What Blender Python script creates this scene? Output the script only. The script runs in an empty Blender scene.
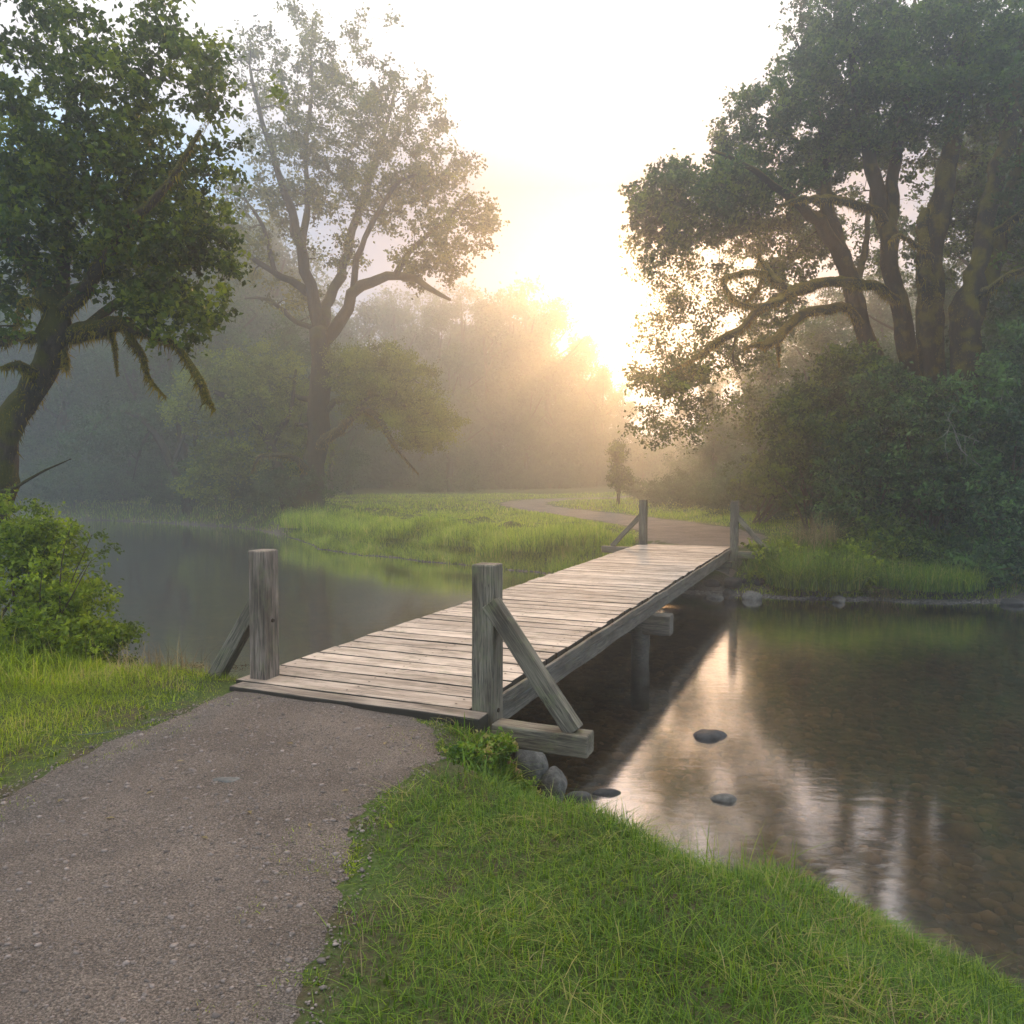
import bpy, bmesh, math, random
import numpy as np
from mathutils import Vector, Matrix, noise as mnoise

rng = np.random.default_rng(7)
random.seed(7)
sc = bpy.context.scene
COL = sc.collection
F = 800.0                       # focal length in pixels of a 1024 frame
PITCH = math.atan(39 / F)
EYE = 1.6
W = -0.9                        # water level; bridge deck top is z = 0
ct, st = math.cos(PITCH), math.sin(PITCH)

def P(px, py, d):
    """world point seen at pixel px,py of the photograph, d metres ahead"""
    X = (px - 512) / F; U = -(py - 512) / F
    dy = ct + U * st; dz = -st + U * ct
    k = d / dy
    return np.array([X * k, d, EYE + dz * k])

# ------------------------------------------------------------------ helpers
def tag(o, label=None, cat=None, group=None, kind=None):
    if label: o['label'] = label
    if cat: o['category'] = cat
    if group: o['group'] = group
    if kind: o['kind'] = kind
    return o

def empty(name, loc=(0, 0, 0), rz=0.0):
    o = bpy.data.objects.new(name, None)
    o.empty_display_size = 0.3
    o.location = loc; o.rotation_euler = (0, 0, rz)
    COL.objects.link(o)
    return o

def link(name, me, mat, parent=None):
    o = bpy.data.objects.new(name, me)
    COL.objects.link(o)
    if mat is not None and len(me.materials) == 0: me.materials.append(mat)
    if parent is not None: o.parent = parent
    return o

def mesh_np(name, V, polys, v=None, smooth=False, extra=None):
    """V (n,3); polys: list of (m,k) int arrays; v: per-face float attribute"""
    me = bpy.data.meshes.new(name)
    V = np.asarray(V, np.float32)
    me.vertices.add(len(V)); me.vertices.foreach_set('co', V.ravel())
    idx = np.concatenate([p.ravel() for p in polys]).astype(np.int32)
    tot = np.concatenate([np.full(len(p), p.shape[1]) for p in polys]).astype(np.int32)
    start = np.concatenate([[0], np.cumsum(tot)[:-1]]).astype(np.int32)
    me.loops.add(len(idx)); me.loops.foreach_set('vertex_index', idx)
    me.polygons.add(len(tot)); me.polygons.foreach_set('loop_start', start)
    me.polygons.foreach_set('loop_total', tot)
    me.polygons.foreach_set('use_smooth', np.full(len(tot), smooth))
    me.update(calc_edges=True)
    if v is not None:
        a = me.attributes.new('v', 'FLOAT', 'FACE'); a.data.foreach_set('value', np.asarray(v, np.float32))
    if extra:
        for k, arr in extra.items():
            a = me.attributes.new(k, 'FLOAT', 'POINT'); a.data.foreach_set('value', np.asarray(arr, np.float32))
    return me

def unit(a):
    return a / np.maximum(np.linalg.norm(a, axis=-1, keepdims=True), 1e-9)

class Tubes:
    def __init__(self): self.V = []; self.Q = []; self.n = 0
    def add(self, pts, rad, k=6, wob=0.0, cap=True):
        pts = np.asarray(pts, float); rad = np.asarray(rad, float)
        m = len(pts)
        t = np.gradient(pts, axis=0); t = unit(t)
        ref = np.array([0.0, 0.0, 1.0]) if abs(t[0][2]) < 0.9 else np.array([1.0, 0.0, 0.0])
        n = np.cross(t[0], ref); n /= np.linalg.norm(n)
        N = np.zeros_like(t)
        for i in range(m):
            n = n - t[i] * np.dot(n, t[i]); n /= max(np.linalg.norm(n), 1e-9); N[i] = n
        B = np.cross(t, N)
        a = np.linspace(0, 2 * np.pi, k, endpoint=False)
        r = rad[:, None] * np.ones((1, k))
        if wob: 
            ph = rng.uniform(0, 6.28, 3)
            s = np.linspace(0, m * 0.35, m)[:, None]
            r = r * (1 + wob * (np.sin(2 * a[None] + ph[0] + s) * .5 + np.sin(3 * a[None] + ph[1] - s * .7) * .5) + wob * .5 * rng.normal(size=(m, k)))
        V = pts[:, None] + r[..., None] * (np.cos(a)[None, :, None] * N[:, None] + np.sin(a)[None, :, None] * B[:, None])
        V = V.reshape(-1, 3)
        i = np.arange(m - 1)[:, None] * k; j = np.arange(k)[None]
        j2 = (j + 1) % k
        Q = np.stack([i + j, i + j2, i + k + j2, i + k + j], -1).reshape(-1, 4)
        if cap:
            V = np.vstack([V, pts[-1] + t[-1] * rad[-1] * .7])
            e = len(V) - 1; b = (m - 1) * k
            T = np.stack([b + j[0], b + j2[0], np.full(k, e), np.full(k, e)], -1)
            self.T = getattr(self, 'T', []); self.T.append(T[:, :3] + self.n)
        self.V.append(V); self.Q.append(Q + self.n); self.n += len(V)
    def mesh(self, name):
        polys = [np.vstack(self.Q)]
        if getattr(self, 'T', None): polys.append(np.vstack(self.T))
        return mesh_np(name, np.vstack(self.V), polys, smooth=True)

def spline(pts, rad, step=0.25):
    """Catmull-Rom resample of a limb given by a few points"""
    pts = np.asarray(pts, float); rad = np.asarray(rad, float)
    if len(rad) == 2 and len(pts) != 2: 
        rad = np.linspace(rad[0], rad[1], len(pts))
    p = np.vstack([2 * pts[0] - pts[1], pts, 2 * pts[-1] - pts[-2]])
    o, r = [], []
    for i in range(len(pts) - 1):
        L = np.linalg.norm(pts[i + 1] - pts[i]); n = max(2, int(L / step))
        for s in np.linspace(0, 1, n, endpoint=False):
            a, b, c, d = p[i:i + 4]
            o.append(.5 * ((2 * b) + (-a + c) * s + (2 * a - 5 * b + 4 * c - d) * s * s + (-a + 3 * b - 3 * c + d) * s ** 3))
            r.append(rad[i] * (1 - s) + rad[i + 1] * s)
    o.append(pts[-1]); r.append(rad[-1])
    return np.array(o), np.array(r)

def leaf_mesh(name, C, size, v, up=0.35, aspect=0.55, droop=0.2):
    n = len(C)
    d = unit(rng.normal(size=(n, 3)) + np.array([0, 0, -droop]))
    nn = rng.normal(size=(n, 3)) + np.array([0, 0, up * 3])
    s = unit(np.cross(d, nn)); nn = np.cross(s, d)
    L = size[:, None]
    w = L * aspect * .5
    fold = nn * L * .12
    V = np.stack([C - d * L * .5, C - d * L * .02 + s * w + fold, C + d * L * .5, C - d * L * .02 - s * w + fold], 1).reshape(-1, 3)
    Q = np.arange(4 * n).reshape(-1, 4)
    return mesh_np(name, V, [Q], v=v)

def blob_pts(blobs, n, clump=0):
    if clump: n = int(n * 1.5)
    """n random points inside ellipsoids [(centre, (rx,ry,rz), weight)]"""
    w = np.array([b[2] for b in blobs], float); w /= w.sum()
    which = rng.choice(len(blobs), n, p=w)
    c = np.array([b[0] for b in blobs])[which]; r = np.array([b[1] for b in blobs])[which]
    u = unit(rng.normal(size=(n, 3))) * rng.uniform(0.12, 1, (n, 1)) ** 0.45
    p = c + u * r
    if clump:
        sc_ = clump / max(.3, float(np.mean([b[1][0] for b in blobs])))
        nv = np.array([mnoise.noise(Vector(q * sc_)) for q in p])
        p = p[nv > np.quantile(nv, .38)]
        # stray sprays beyond the outline
        k = rng.uniform(0, 1, len(p)) < .06
        p[k] += unit(rng.normal(size=(k.sum(), 3))) * (.35 * float(np.mean([b[1][0] for b in blobs])))
    return p

class Tree:
    def __init__(self, name, label, group=None, cat='tree', base=(0, 0, 0)):
        self.base = np.array(base, float)
        self.root = empty(name, base)
        tag(self.root, label, cat, group)
        self.tb = Tubes(); self.N = []; self.R = []
        self.moss = []
    def limb(self, pts, rad, k=10, wob=.12, step=.25, moss=0, jit=0.0, nodes=True):
        p, r = spline(pts, rad, step)
        ph = rng.uniform(0, 50)
        if len(p) > 4:
            w_ = np.array([mnoise.noise_vector(Vector(tuple(q_ * (.35 / max(.02, r_) ** .6) + ph)))[:] for q_, r_ in zip(p, r)])
            w_[0] = 0; p = p + w_ * (np.minimum(r, .2) * .75)[:, None]
        if jit:
            p[1:-1] += rng.normal(size=(len(p) - 2, 3)) * jit
        self.tb.add(p - self.base, r, k, wob)
        if nodes: self.N += list(p); self.R += list(r)
        if moss: self.moss.append((p, r, moss))
        return p, r
    def grow(self, targets, r0=0.05, r1=0.006, sag=.12, k=5):
        N = list(self.N); R = list(self.R)
        NA = np.array(N)
        dist = np.min(np.linalg.norm(targets[:, None] - NA[None, ::2], axis=2), axis=1)
        for t in targets[np.argsort(dist)]:
            A = np.array(N)
            dd = np.linalg.norm(A - t, axis=1) + 0.25 * np.maximum(0, A[:, 2] - t[2])
            i = int(np.argmin(dd)); a = A[i]; L = np.linalg.norm(t - a)
            ra = min(R[i] * .7, r0 * (0.5 + 0.25 * L)); 
            m = max(3, int(L / .35) + 2); s = np.linspace(0, 1, m)[:, None]
            p = a + (t - a) * s + np.array([0, 0, 1]) * (sag * L * np.sin(np.pi * s) * rng.uniform(-.2, 1)) 
            p[1:-1] += rng.normal(size=(m - 2, 3)) * L * .05
            r = ra + (r1 - ra) * s[:, 0] ** .7
            self.tb.add(p - self.base, r, k, 0, cap=False)
            N += list(p[1:]); R += list(r[1:])
    def leaves(self, centers, per, spread, size, mat, name='crown', up=.35, aspect=.55, sv=.25, label=None, flat=.55):
        n = len(centers)
        cnt = rng.poisson(per * rng.uniform(.5, 1.5, n))
        C = np.repeat(centers, cnt, axis=0)
        tone = np.repeat(rng.normal(0, .22, n), cnt)
        m = 7
        dirs = unit(rng.normal(size=(n, m, 3)) * np.array([1, 1, flat]) + np.array([0, 0, .1])) * rng.uniform(.9, 2.3, (n, m, 1))
        ci = np.repeat(np.arange(n), cnt)
        C = C + dirs[ci, rng.integers(0, m, len(ci))] * (rng.uniform(0, 1, (len(ci), 1)) ** .8 * spread) + rng.normal(size=C.shape) * (spread * .28)
        sz = size * rng.uniform(1 - sv * 1.6, 1 + sv * 1.4, len(C))
        v = np.clip(.5 + tone + rng.normal(0, .16, len(C)), 0, 1)
        o = link(name, leaf_mesh(name, C - self.base, sz, v, up, aspect), mat, self.root)
        if label: o['label'] = label
        return o
    def finish(self, bark, mossmat=None):
        o = link('trunk', self.tb.mesh('trunk'), bark, self.root)
        if self.moss and mossmat:
            V = []; 
            for p, r, dens in self.moss:
                n = int(dens * 4 * len(p))
                i = rng.integers(0, len(p), n)
                t = np.gradient(p, axis=0)[i]
                nn = unit(np.cross(unit(t), rng.normal(size=(n, 3))))
                nn[:, 2] = np.where(nn[:, 2] < 0, nn[:, 2] * 1.0, nn[:, 2])
                pos = p[i] + t * rng.uniform(-.5, .5, (n, 1)) + nn * (r[i][:, None] * .95)
                ln = rng.uniform(.015, .045, n) * (1 + 4.5 * (nn[:, 2] < -.2) * rng.uniform(0, 1, n) ** 9) * self.mscale
                dr = unit(nn * .55 + rng.normal(size=(n, 3)) * .45 + np.array([0, 0, -1.1]))
                sd = unit(np.cross(dr, rng.normal(size=(n, 3)))) * (.003 * self.mscale + ln * .05)[:, None]
                V.append(np.stack([pos - sd, pos + sd, pos + dr * ln[:, None]], 1))
            V = np.concatenate(V) - self.base; n = len(V)
            me = mesh_np('moss', V.reshape(-1, 3), [np.arange(3 * n).reshape(-1, 3)], v=rng.uniform(0, 1, n))
            link('moss', me, mossmat, self.root)
        return self.root
    mscale = 1.0

def dup(root, loc, rz=0, scale=1, label=None, group=None):
    r = root.copy(); COL.objects.link(r)
    r.location = loc; r.rotation_euler = (0, 0, rz)
    r.scale = (scale, scale, scale) if not hasattr(scale, '__len__') else scale
    if label: r['label'] = label
    if group: r['group'] = group
    for ch in list(root.children):
        c = ch.copy(); COL.objects.link(c); c.parent = r
    return r

# ------------------------------------------------------------------ materials
def mat(name):
    m = bpy.data.materials.new(name); m.use_nodes = True
    nt = m.node_tree; nt.nodes.clear()
    return m, nt, nt.nodes, nt.links

def nd(ns, t, **kw):
    n = ns.new(t)
    for k, v in kw.items():
        if k in ('inp',):
            for a, b in v.items(): n.inputs[a].default_value = b
        else: setattr(n, k, v)
    return n

def ramp(ns, stops, interp='LINEAR'):
    r = ns.new('ShaderNodeValToRGB'); e = r.color_ramp.elements
    r.color_ramp.interpolation = interp
    while len(e) < len(stops): e.new(.5)
    for x, (p, c) in zip(e, stops):
        x.position = p; x.color = (*c, 1) if len(c) == 3 else c
    return r

def leaf_mat(name, stops, trans=.45, gloss=.12, rough=.45):
    m, nt, ns, lk = mat(name)
    at = nd(ns, 'ShaderNodeAttribute', attribute_name='v')
    tc = nd(ns, 'ShaderNodeNewGeometry')
    nz = nd(ns, 'ShaderNodeTexNoise', inp={'Scale': 1.3, 'Detail': 3.0})
    lk.new(tc.outputs['Position'], nz.inputs['Vector'])
    ad = nd(ns, 'ShaderNodeMath', operation='MULTIPLY_ADD', inp={1: 1.3, 2: -.65})
    lk.new(nz.outputs['Fac'], ad.inputs[0])
    su = nd(ns, 'ShaderNodeMath', operation='ADD'); lk.new(at.outputs['Fac'], su.inputs[0]); lk.new(ad.outputs[0], su.inputs[1])
    r = ramp(ns, stops); lk.new(su.outputs[0], r.inputs[0])
    d = nd(ns, 'ShaderNodeBsdfPrincipled', inp={'Roughness': rough, 'Specular IOR Level': gloss})
    lk.new(r.outputs[0], d.inputs['Base Color'])
    t = nd(ns, 'ShaderNodeBsdfTranslucent')
    br = nd(ns, 'ShaderNodeHueSaturation', inp={'Hue': .485, 'Saturation': 1.1, 'Value': 1.35}); lk.new(r.outputs[0], br.inputs['Color'])
    lk.new(br.outputs[0], t.inputs['Color'])
    mx = nd(ns, 'ShaderNodeMixShader', inp={0: trans}); lk.new(d.outputs[0], mx.inputs[1]); lk.new(t.outputs[0], mx.inputs[2])
    o = ns.new('ShaderNodeOutputMaterial'); lk.new(mx.outputs[0], o.inputs['Surface'])
    return m

def bark_mat(name, c1, c2, moss, moss_amt=.5, scale=1.0):
    m, nt, ns, lk = mat(name)
    g = nd(ns, 'ShaderNodeNewGeometry')
    mp = nd(ns, 'ShaderNodeMapping', inp={'Scale': (7 * scale, 7 * scale, 1.6 * scale)}); lk.new(g.outputs['Position'], mp.inputs['Vector'])
    n1 = nd(ns, 'ShaderNodeTexNoise', inp={'Scale': 2.2, 'Detail': 6.0, 'Roughness': .7}); lk.new(mp.outputs[0], n1.inputs['Vector'])
    r = ramp(ns, [(.3, c1), (.7, c2)]); lk.new(n1.outputs['Fac'], r.inputs[0])
    n2 = nd(ns, 'ShaderNodeTexNoise', inp={'Scale': 3.0 * scale, 'Detail': 5.0}); lk.new(g.outputs['Position'], n2.inputs['Vector'])
    sp = nd(ns, 'ShaderNodeSeparateXYZ'); lk.new(g.outputs['Normal'], sp.inputs[0])
    a = nd(ns, 'ShaderNodeMath', operation='MULTIPLY_ADD', inp={1: .35, 2: moss_amt - .5}); lk.new(sp.outputs['Z'], a.inputs[0])
    b = nd(ns, 'ShaderNodeMath', operation='ADD'); lk.new(a.outputs[0], b.inputs[0]); lk.new(n2.outputs['Fac'], b.inputs[1])
    mr = nd(ns, 'ShaderNodeMapRange', inp={1: .42, 2: .56}); lk.new(b.outputs[0], mr.inputs[0])
    mc = ramp(ns, [(.3, tuple(x * .6 for x in moss)), (.7, moss)]); lk.new(n1.outputs['Fac'], mc.inputs[0])
    mix = nd(ns, 'ShaderNodeMix', data_type='RGBA'); lk.new(mr.outputs[0], mix.inputs[0]); lk.new(r.outputs[0], mix.inputs[6]); lk.new(mc.outputs[0], mix.inputs[7])
    bp = nd(ns, 'ShaderNodeBump', inp={'Strength': .9, 'Distance': .04}); lk.new(n1.outputs['Fac'], bp.inputs['Height'])
    p = nd(ns, 'ShaderNodeBsdfPrincipled', inp={'Roughness': .9, 'Specular IOR Level': .15})
    lk.new(mix.outputs[2], p.inputs['Base Color']); lk.new(bp.outputs[0], p.inputs['Normal'])
    o = ns.new('ShaderNodeOutputMaterial'); lk.new(p.outputs[0], o.inputs['Surface'])
    return m

def wood_mat(name, dark, light, green=.3, wear=.5, rough=.75, crack=.85, gaps=False):
    """weathered timber, grain along local X"""
    m, nt, ns, lk = mat(name)
    tc = nd(ns, 'ShaderNodeTexCoord')
    at = nd(ns, 'ShaderNodeAttribute', attribute_name='v')
    off = nd(ns, 'ShaderNodeVectorMath', operation='MULTIPLY_ADD', inp={1: (7, 3, 5)})
    cb = nd(ns, 'ShaderNodeCombineXYZ')
    for i in range(3): lk.new(at.outputs['Fac'], cb.inputs[i])
    lk.new(cb.outputs[0], off.inputs[0]); lk.new(tc.outputs['Object'], off.inputs[2])
    mp = nd(ns, 'ShaderNodeMapping', inp={'Scale': (2.2, 50, 50)}); lk.new(off.outputs[0], mp.inputs['Vector'])
    n1 = nd(ns, 'ShaderNodeTexNoise', inp={'Scale': 1.6, 'Detail': 7.0, 'Roughness': .65, 'Distortion': .3}); lk.new(mp.outputs[0], n1.inputs['Vector'])
    mp2 = nd(ns, 'ShaderNodeMapping', inp={'Scale': (1.0, 5, 5)}); lk.new(off.outputs[0], mp2.inputs['Vector'])
    n2 = nd(ns, 'ShaderNodeTexNoise', inp={'Scale': 1.8, 'Detail': 4.0, 'Roughness': .6}); lk.new(mp2.outputs[0], n2.inputs['Vector'])
    r = ramp(ns, [(.28, dark), (.45, tuple((a + b) / 2 for a, b in zip(dark, light))), (.62, light), (.85, tuple(min(1, a * 1.25) for a in light))])
    lk.new(n1.outputs['Fac'], r.inputs[0])
    # broad stains
    st_ = ramp(ns, [(.36, (.42, .40, .37)), (.56, (1, 1, 1))]); lk.new(n2.outputs['Fac'], st_.inputs[0])
    m1 = nd(ns, 'ShaderNodeMix', data_type='RGBA', blend_type='MULTIPLY', inp={0: wear}); lk.new(r.outputs[0], m1.inputs[6]); lk.new(st_.outputs[0], m1.inputs[7])
    # lichen
    n3 = nd(ns, 'ShaderNodeTexNoise', inp={'Scale': 9.0, 'Detail': 6.0, 'Roughness': .7}); lk.new(off.outputs[0], n3.inputs['Vector'])
    gm = ramp(ns, [(.52, (0, 0, 0)), (.68, (1, 1, 1))]); lk.new(n3.outputs['Fac'], gm.inputs[0])
    gs = nd(ns, 'ShaderNodeMath', operation='MULTIPLY', inp={1: green}); lk.new(gm.outputs[0], gs.inputs[0])
    m2 = nd(ns, 'ShaderNodeMix', data_type='RGBA', inp={7: (.13, .15, .07, 1)}); lk.new(gs.outputs[0], m2.inputs[0]); lk.new(m1.outputs[2], m2.inputs[6])
    # drying cracks
    mp3 = nd(ns, 'ShaderNodeMapping', inp={'Scale': (.9, 16, 16)}); lk.new(off.outputs[0], mp3.inputs['Vector'])
    n4 = nd(ns, 'ShaderNodeTexNoise', inp={'Scale': 2.3, 'Detail': 3.0, 'Roughness': .55, 'Distortion': .6}); lk.new(mp3.outputs[0], n4.inputs['Vector'])
    ck = ramp(ns, [(.455, (0, 0, 0)), (.488, (1, 1, 1)), (.512, (1, 1, 1)), (.545, (0, 0, 0))]); lk.new(n4.outputs['Fac'], ck.inputs[0])
    n5 = nd(ns, 'ShaderNodeTexNoise', inp={'Scale': 2.6, 'Detail': 2.0}); lk.new(off.outputs[0], n5.inputs['Vector'])
    cg = ramp(ns, [(.38, (0, 0, 0)), (.52, (1, 1, 1))]); lk.new(n5.outputs['Fac'], cg.inputs[0])
    cm = nd(ns, 'ShaderNodeMath', operation='MULTIPLY'); lk.new(ck.outputs[0], cm.inputs[0]); lk.new(cg.outputs[0], cm.inputs[1])
    cm2 = nd(ns, 'ShaderNodeMath', operation='MULTIPLY', inp={1: crack}); lk.new(cm.outputs[0], cm2.inputs[0])
    m3 = nd(ns, 'ShaderNodeMix', data_type='RGBA', inp={7: (.03, .026, .022, 1)}); lk.new(cm2.outputs[0], m3.inputs[0]); lk.new(m2.outputs[2], m3.inputs[6])
    m2 = m3
    if gaps:       # dirt and algae with painted gap shade on plank edges, painted shadow on timber fronts
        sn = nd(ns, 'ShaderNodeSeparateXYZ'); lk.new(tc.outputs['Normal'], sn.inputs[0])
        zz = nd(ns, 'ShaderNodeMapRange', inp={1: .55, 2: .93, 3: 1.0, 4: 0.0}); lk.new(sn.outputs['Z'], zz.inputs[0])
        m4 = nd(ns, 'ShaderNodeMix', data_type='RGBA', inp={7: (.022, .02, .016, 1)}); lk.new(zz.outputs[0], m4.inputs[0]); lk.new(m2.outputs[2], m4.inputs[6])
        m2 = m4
    # per plank tone
    tn = nd(ns, 'ShaderNodeMath', operation='MULTIPLY_ADD', inp={1: .45, 2: .78}); lk.new(at.outputs['Fac'], tn.inputs[0])
    hs = nd(ns, 'ShaderNodeHueSaturation'); lk.new(tn.outputs[0], hs.inputs['Value']); lk.new(m2.outputs[2], hs.inputs['Color'])
    bp = nd(ns, 'ShaderNodeBump', inp={'Strength': .7, 'Distance': .004}); lk.new(n1.outputs['Fac'], bp.inputs['Height'])
    bp2 = nd(ns, 'ShaderNodeBump', inp={'Strength': .35, 'Distance': .004}); lk.new(n3.outputs['Fac'], bp2.inputs['Height']); lk.new(bp.outputs[0], bp2.inputs['Normal'])
    p = nd(ns, 'ShaderNodeBsdfPrincipled', inp={'Roughness': rough, 'Specular IOR Level': .35})
    lk.new(hs.outputs[0], p.inputs['Base Color']); lk.new(bp2.outputs[0], p.inputs['Normal'])
    o = ns.new('ShaderNodeOutputMaterial'); lk.new(p.outputs[0], o.inputs['Surface'])
    return m

def stone_mat(name, a, b, rough=.6, scale=6, wet=.3):
    m, nt, ns, lk = mat(name)
    tc = nd(ns, 'ShaderNodeNewGeometry')
    at = nd(ns, 'ShaderNodeAttribute', attribute_name='v')
    n1 = nd(ns, 'ShaderNodeTexNoise', inp={'Scale': scale, 'Detail': 8.0, 'Roughness': .7}); lk.new(tc.outputs['Position'], n1.inputs['Vector'])
    r = ramp(ns, [(.3, a), (.7, b)]); lk.new(n1.outputs['Fac'], r.inputs[0])
    tn = nd(ns, 'ShaderNodeMath', operation='MULTIPLY_ADD', inp={1: .9, 2: .6}); lk.new(at.outputs['Fac'], tn.inputs[0])
    hs = nd(ns, 'ShaderNodeHueSaturation'); lk.new(tn.outputs[0], hs.inputs['Value']); lk.new(r.outputs[0], hs.inputs['Color'])
    bp = nd(ns, 'ShaderNodeBump', inp={'Strength': .6, 'Distance': .02}); lk.new(n1.outputs['Fac'], bp.inputs['Height'])
    p = nd(ns, 'ShaderNodeBsdfPrincipled', inp={'Roughness': rough, 'Specular IOR Level': wet})
    lk.new(hs.outputs[0], p.inputs['Base Color']); lk.new(bp.outputs[0], p.inputs['Normal'])
    o = ns.new('ShaderNodeOutputMaterial'); lk.new(p.outputs[0], o.inputs['Surface'])
    return m

M_leafL = leaf_mat('leaf_left', [(.1, (.020, .040, .010)), (.5, (.055, .098, .016)), (.95, (.16, .22, .028))], trans=.5)
M_leafM = leaf_mat('leaf_mid', [(.1, (.035, .050, .014)), (.5, (.085, .11, .022)), (.95, (.17, .19, .035))], trans=.5)
M_leafW = leaf_mat('leaf_willow', [(.1, (.06, .09, .018)), (.5, (.125, .175, .03)), (.95, (.20, .26, .045))], trans=.5)
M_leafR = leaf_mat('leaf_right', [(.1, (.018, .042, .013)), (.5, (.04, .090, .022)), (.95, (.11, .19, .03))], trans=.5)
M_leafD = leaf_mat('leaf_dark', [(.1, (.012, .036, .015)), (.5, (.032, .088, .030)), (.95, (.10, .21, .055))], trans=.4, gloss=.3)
M_leafS = leaf_mat('leaf_shrub', [(.1, (.045, .08, .012)), (.5, (.12, .19, .022)), (.95, (.26, .35, .04))], trans=.5)
M_leafB = leaf_mat('leaf_far', [(.1, (.016, .045, .02)), (.5, (.035, .085, .032)), (.95, (.07, .14, .05))], trans=.4)
M_grassN = leaf_mat('grass_near', [(.0, (.08, .12, .012)), (.4, (.19, .29, .024)), (.85, (.34, .43, .045)), (1, (.42, .38, .13))], trans=.5, gloss=.25)
M_grassR = leaf_mat('grass_bank', [(.0, (.04, .09, .014)), (.45, (.10, .20, .024)), (.88, (.20, .29, .035)), (1, (.32, .29, .11))], trans=.45, gloss=.25)
M_grassF = leaf_mat('grass_meadow', [(.0, (.08, .14, .02)), (.4, (.22, .35, .04)), (.85, (.38, .50, .07)), (1, (.5, .46, .16))], trans=.5, gloss=.2)
M_grassD = leaf_mat('grass_dry', [(.0, (.10, .09, .045)), (.5, (.22, .18, .09)), (1, (.36, .31, .18))], trans=.4)
M_moss = leaf_mat('moss', [(.0, (.06, .058, .010)), (.5, (.15, .135, .018)), (1, (.27, .22, .03))], trans=.4, gloss=.05)
M_barkL = bark_mat('bark_left', (.018, .013, .010), (.075, .055, .042), (.075, .072, .013), .52, 1.6)
M_barkM = bark_mat('bark_mid', (.012, .010, .008), (.05, .04, .03), (.06, .06, .015), .36)
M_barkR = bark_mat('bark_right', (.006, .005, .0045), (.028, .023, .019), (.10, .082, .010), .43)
M_barkF = bark_mat('bark_far', (.03, .028, .024), (.07, .06, .05), (.05, .06, .02), .4)
M_twig = bark_mat('bark_twig', (.05, .035, .025), (.10, .075, .05), (.07, .07, .02), .3, 4)
M_dead = bark_mat('bark_dead', (.16, .17, .15), (.30, .31, .27), (.16, .2, .13), .42, 4)
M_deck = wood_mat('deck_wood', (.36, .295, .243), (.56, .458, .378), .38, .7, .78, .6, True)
M_timber = wood_mat('timber_wood', (.15, .125, .105), (.36, .30, .25), .4, .8, .8, .7, True)  # front face darkened in the colour to stand for shadow
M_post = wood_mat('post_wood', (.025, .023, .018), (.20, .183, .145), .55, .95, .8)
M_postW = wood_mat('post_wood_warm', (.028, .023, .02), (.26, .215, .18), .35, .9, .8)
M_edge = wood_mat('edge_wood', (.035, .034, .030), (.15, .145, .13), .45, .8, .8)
M_rock = stone_mat('rock_grey', (.030, .032, .032), (.14, .14, .135), .8, 22)
M_rockD = stone_mat('rock_wet', (.010, .011, .013), (.05, .052, .056), .6, 14, .25)
M_bedst = stone_mat('bed_stone', (.06, .038, .019), (.36, .235, .115), .55, 5, .2)
M_grav = stone_mat('shore_gravel', (.05, .046, .042), (.17, .16, .15), .6, 20)
M_chip = stone_mat('path_chip', (.07, .06, .055), (.24, .20, .18), .7, 20)
m_, nt_, ns_, lk_ = mat('bolt_iron')
p_ = nd(ns_, 'ShaderNodeBsdfPrincipled', inp={'Base Color': (.035, .025, .02, 1), 'Roughness': .7, 'Metallic': .6}); o_ = ns_.new('ShaderNodeOutputMaterial'); lk_.new(p_.outputs[0], o_.inputs['Surface'])
M_bolt = m_

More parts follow.
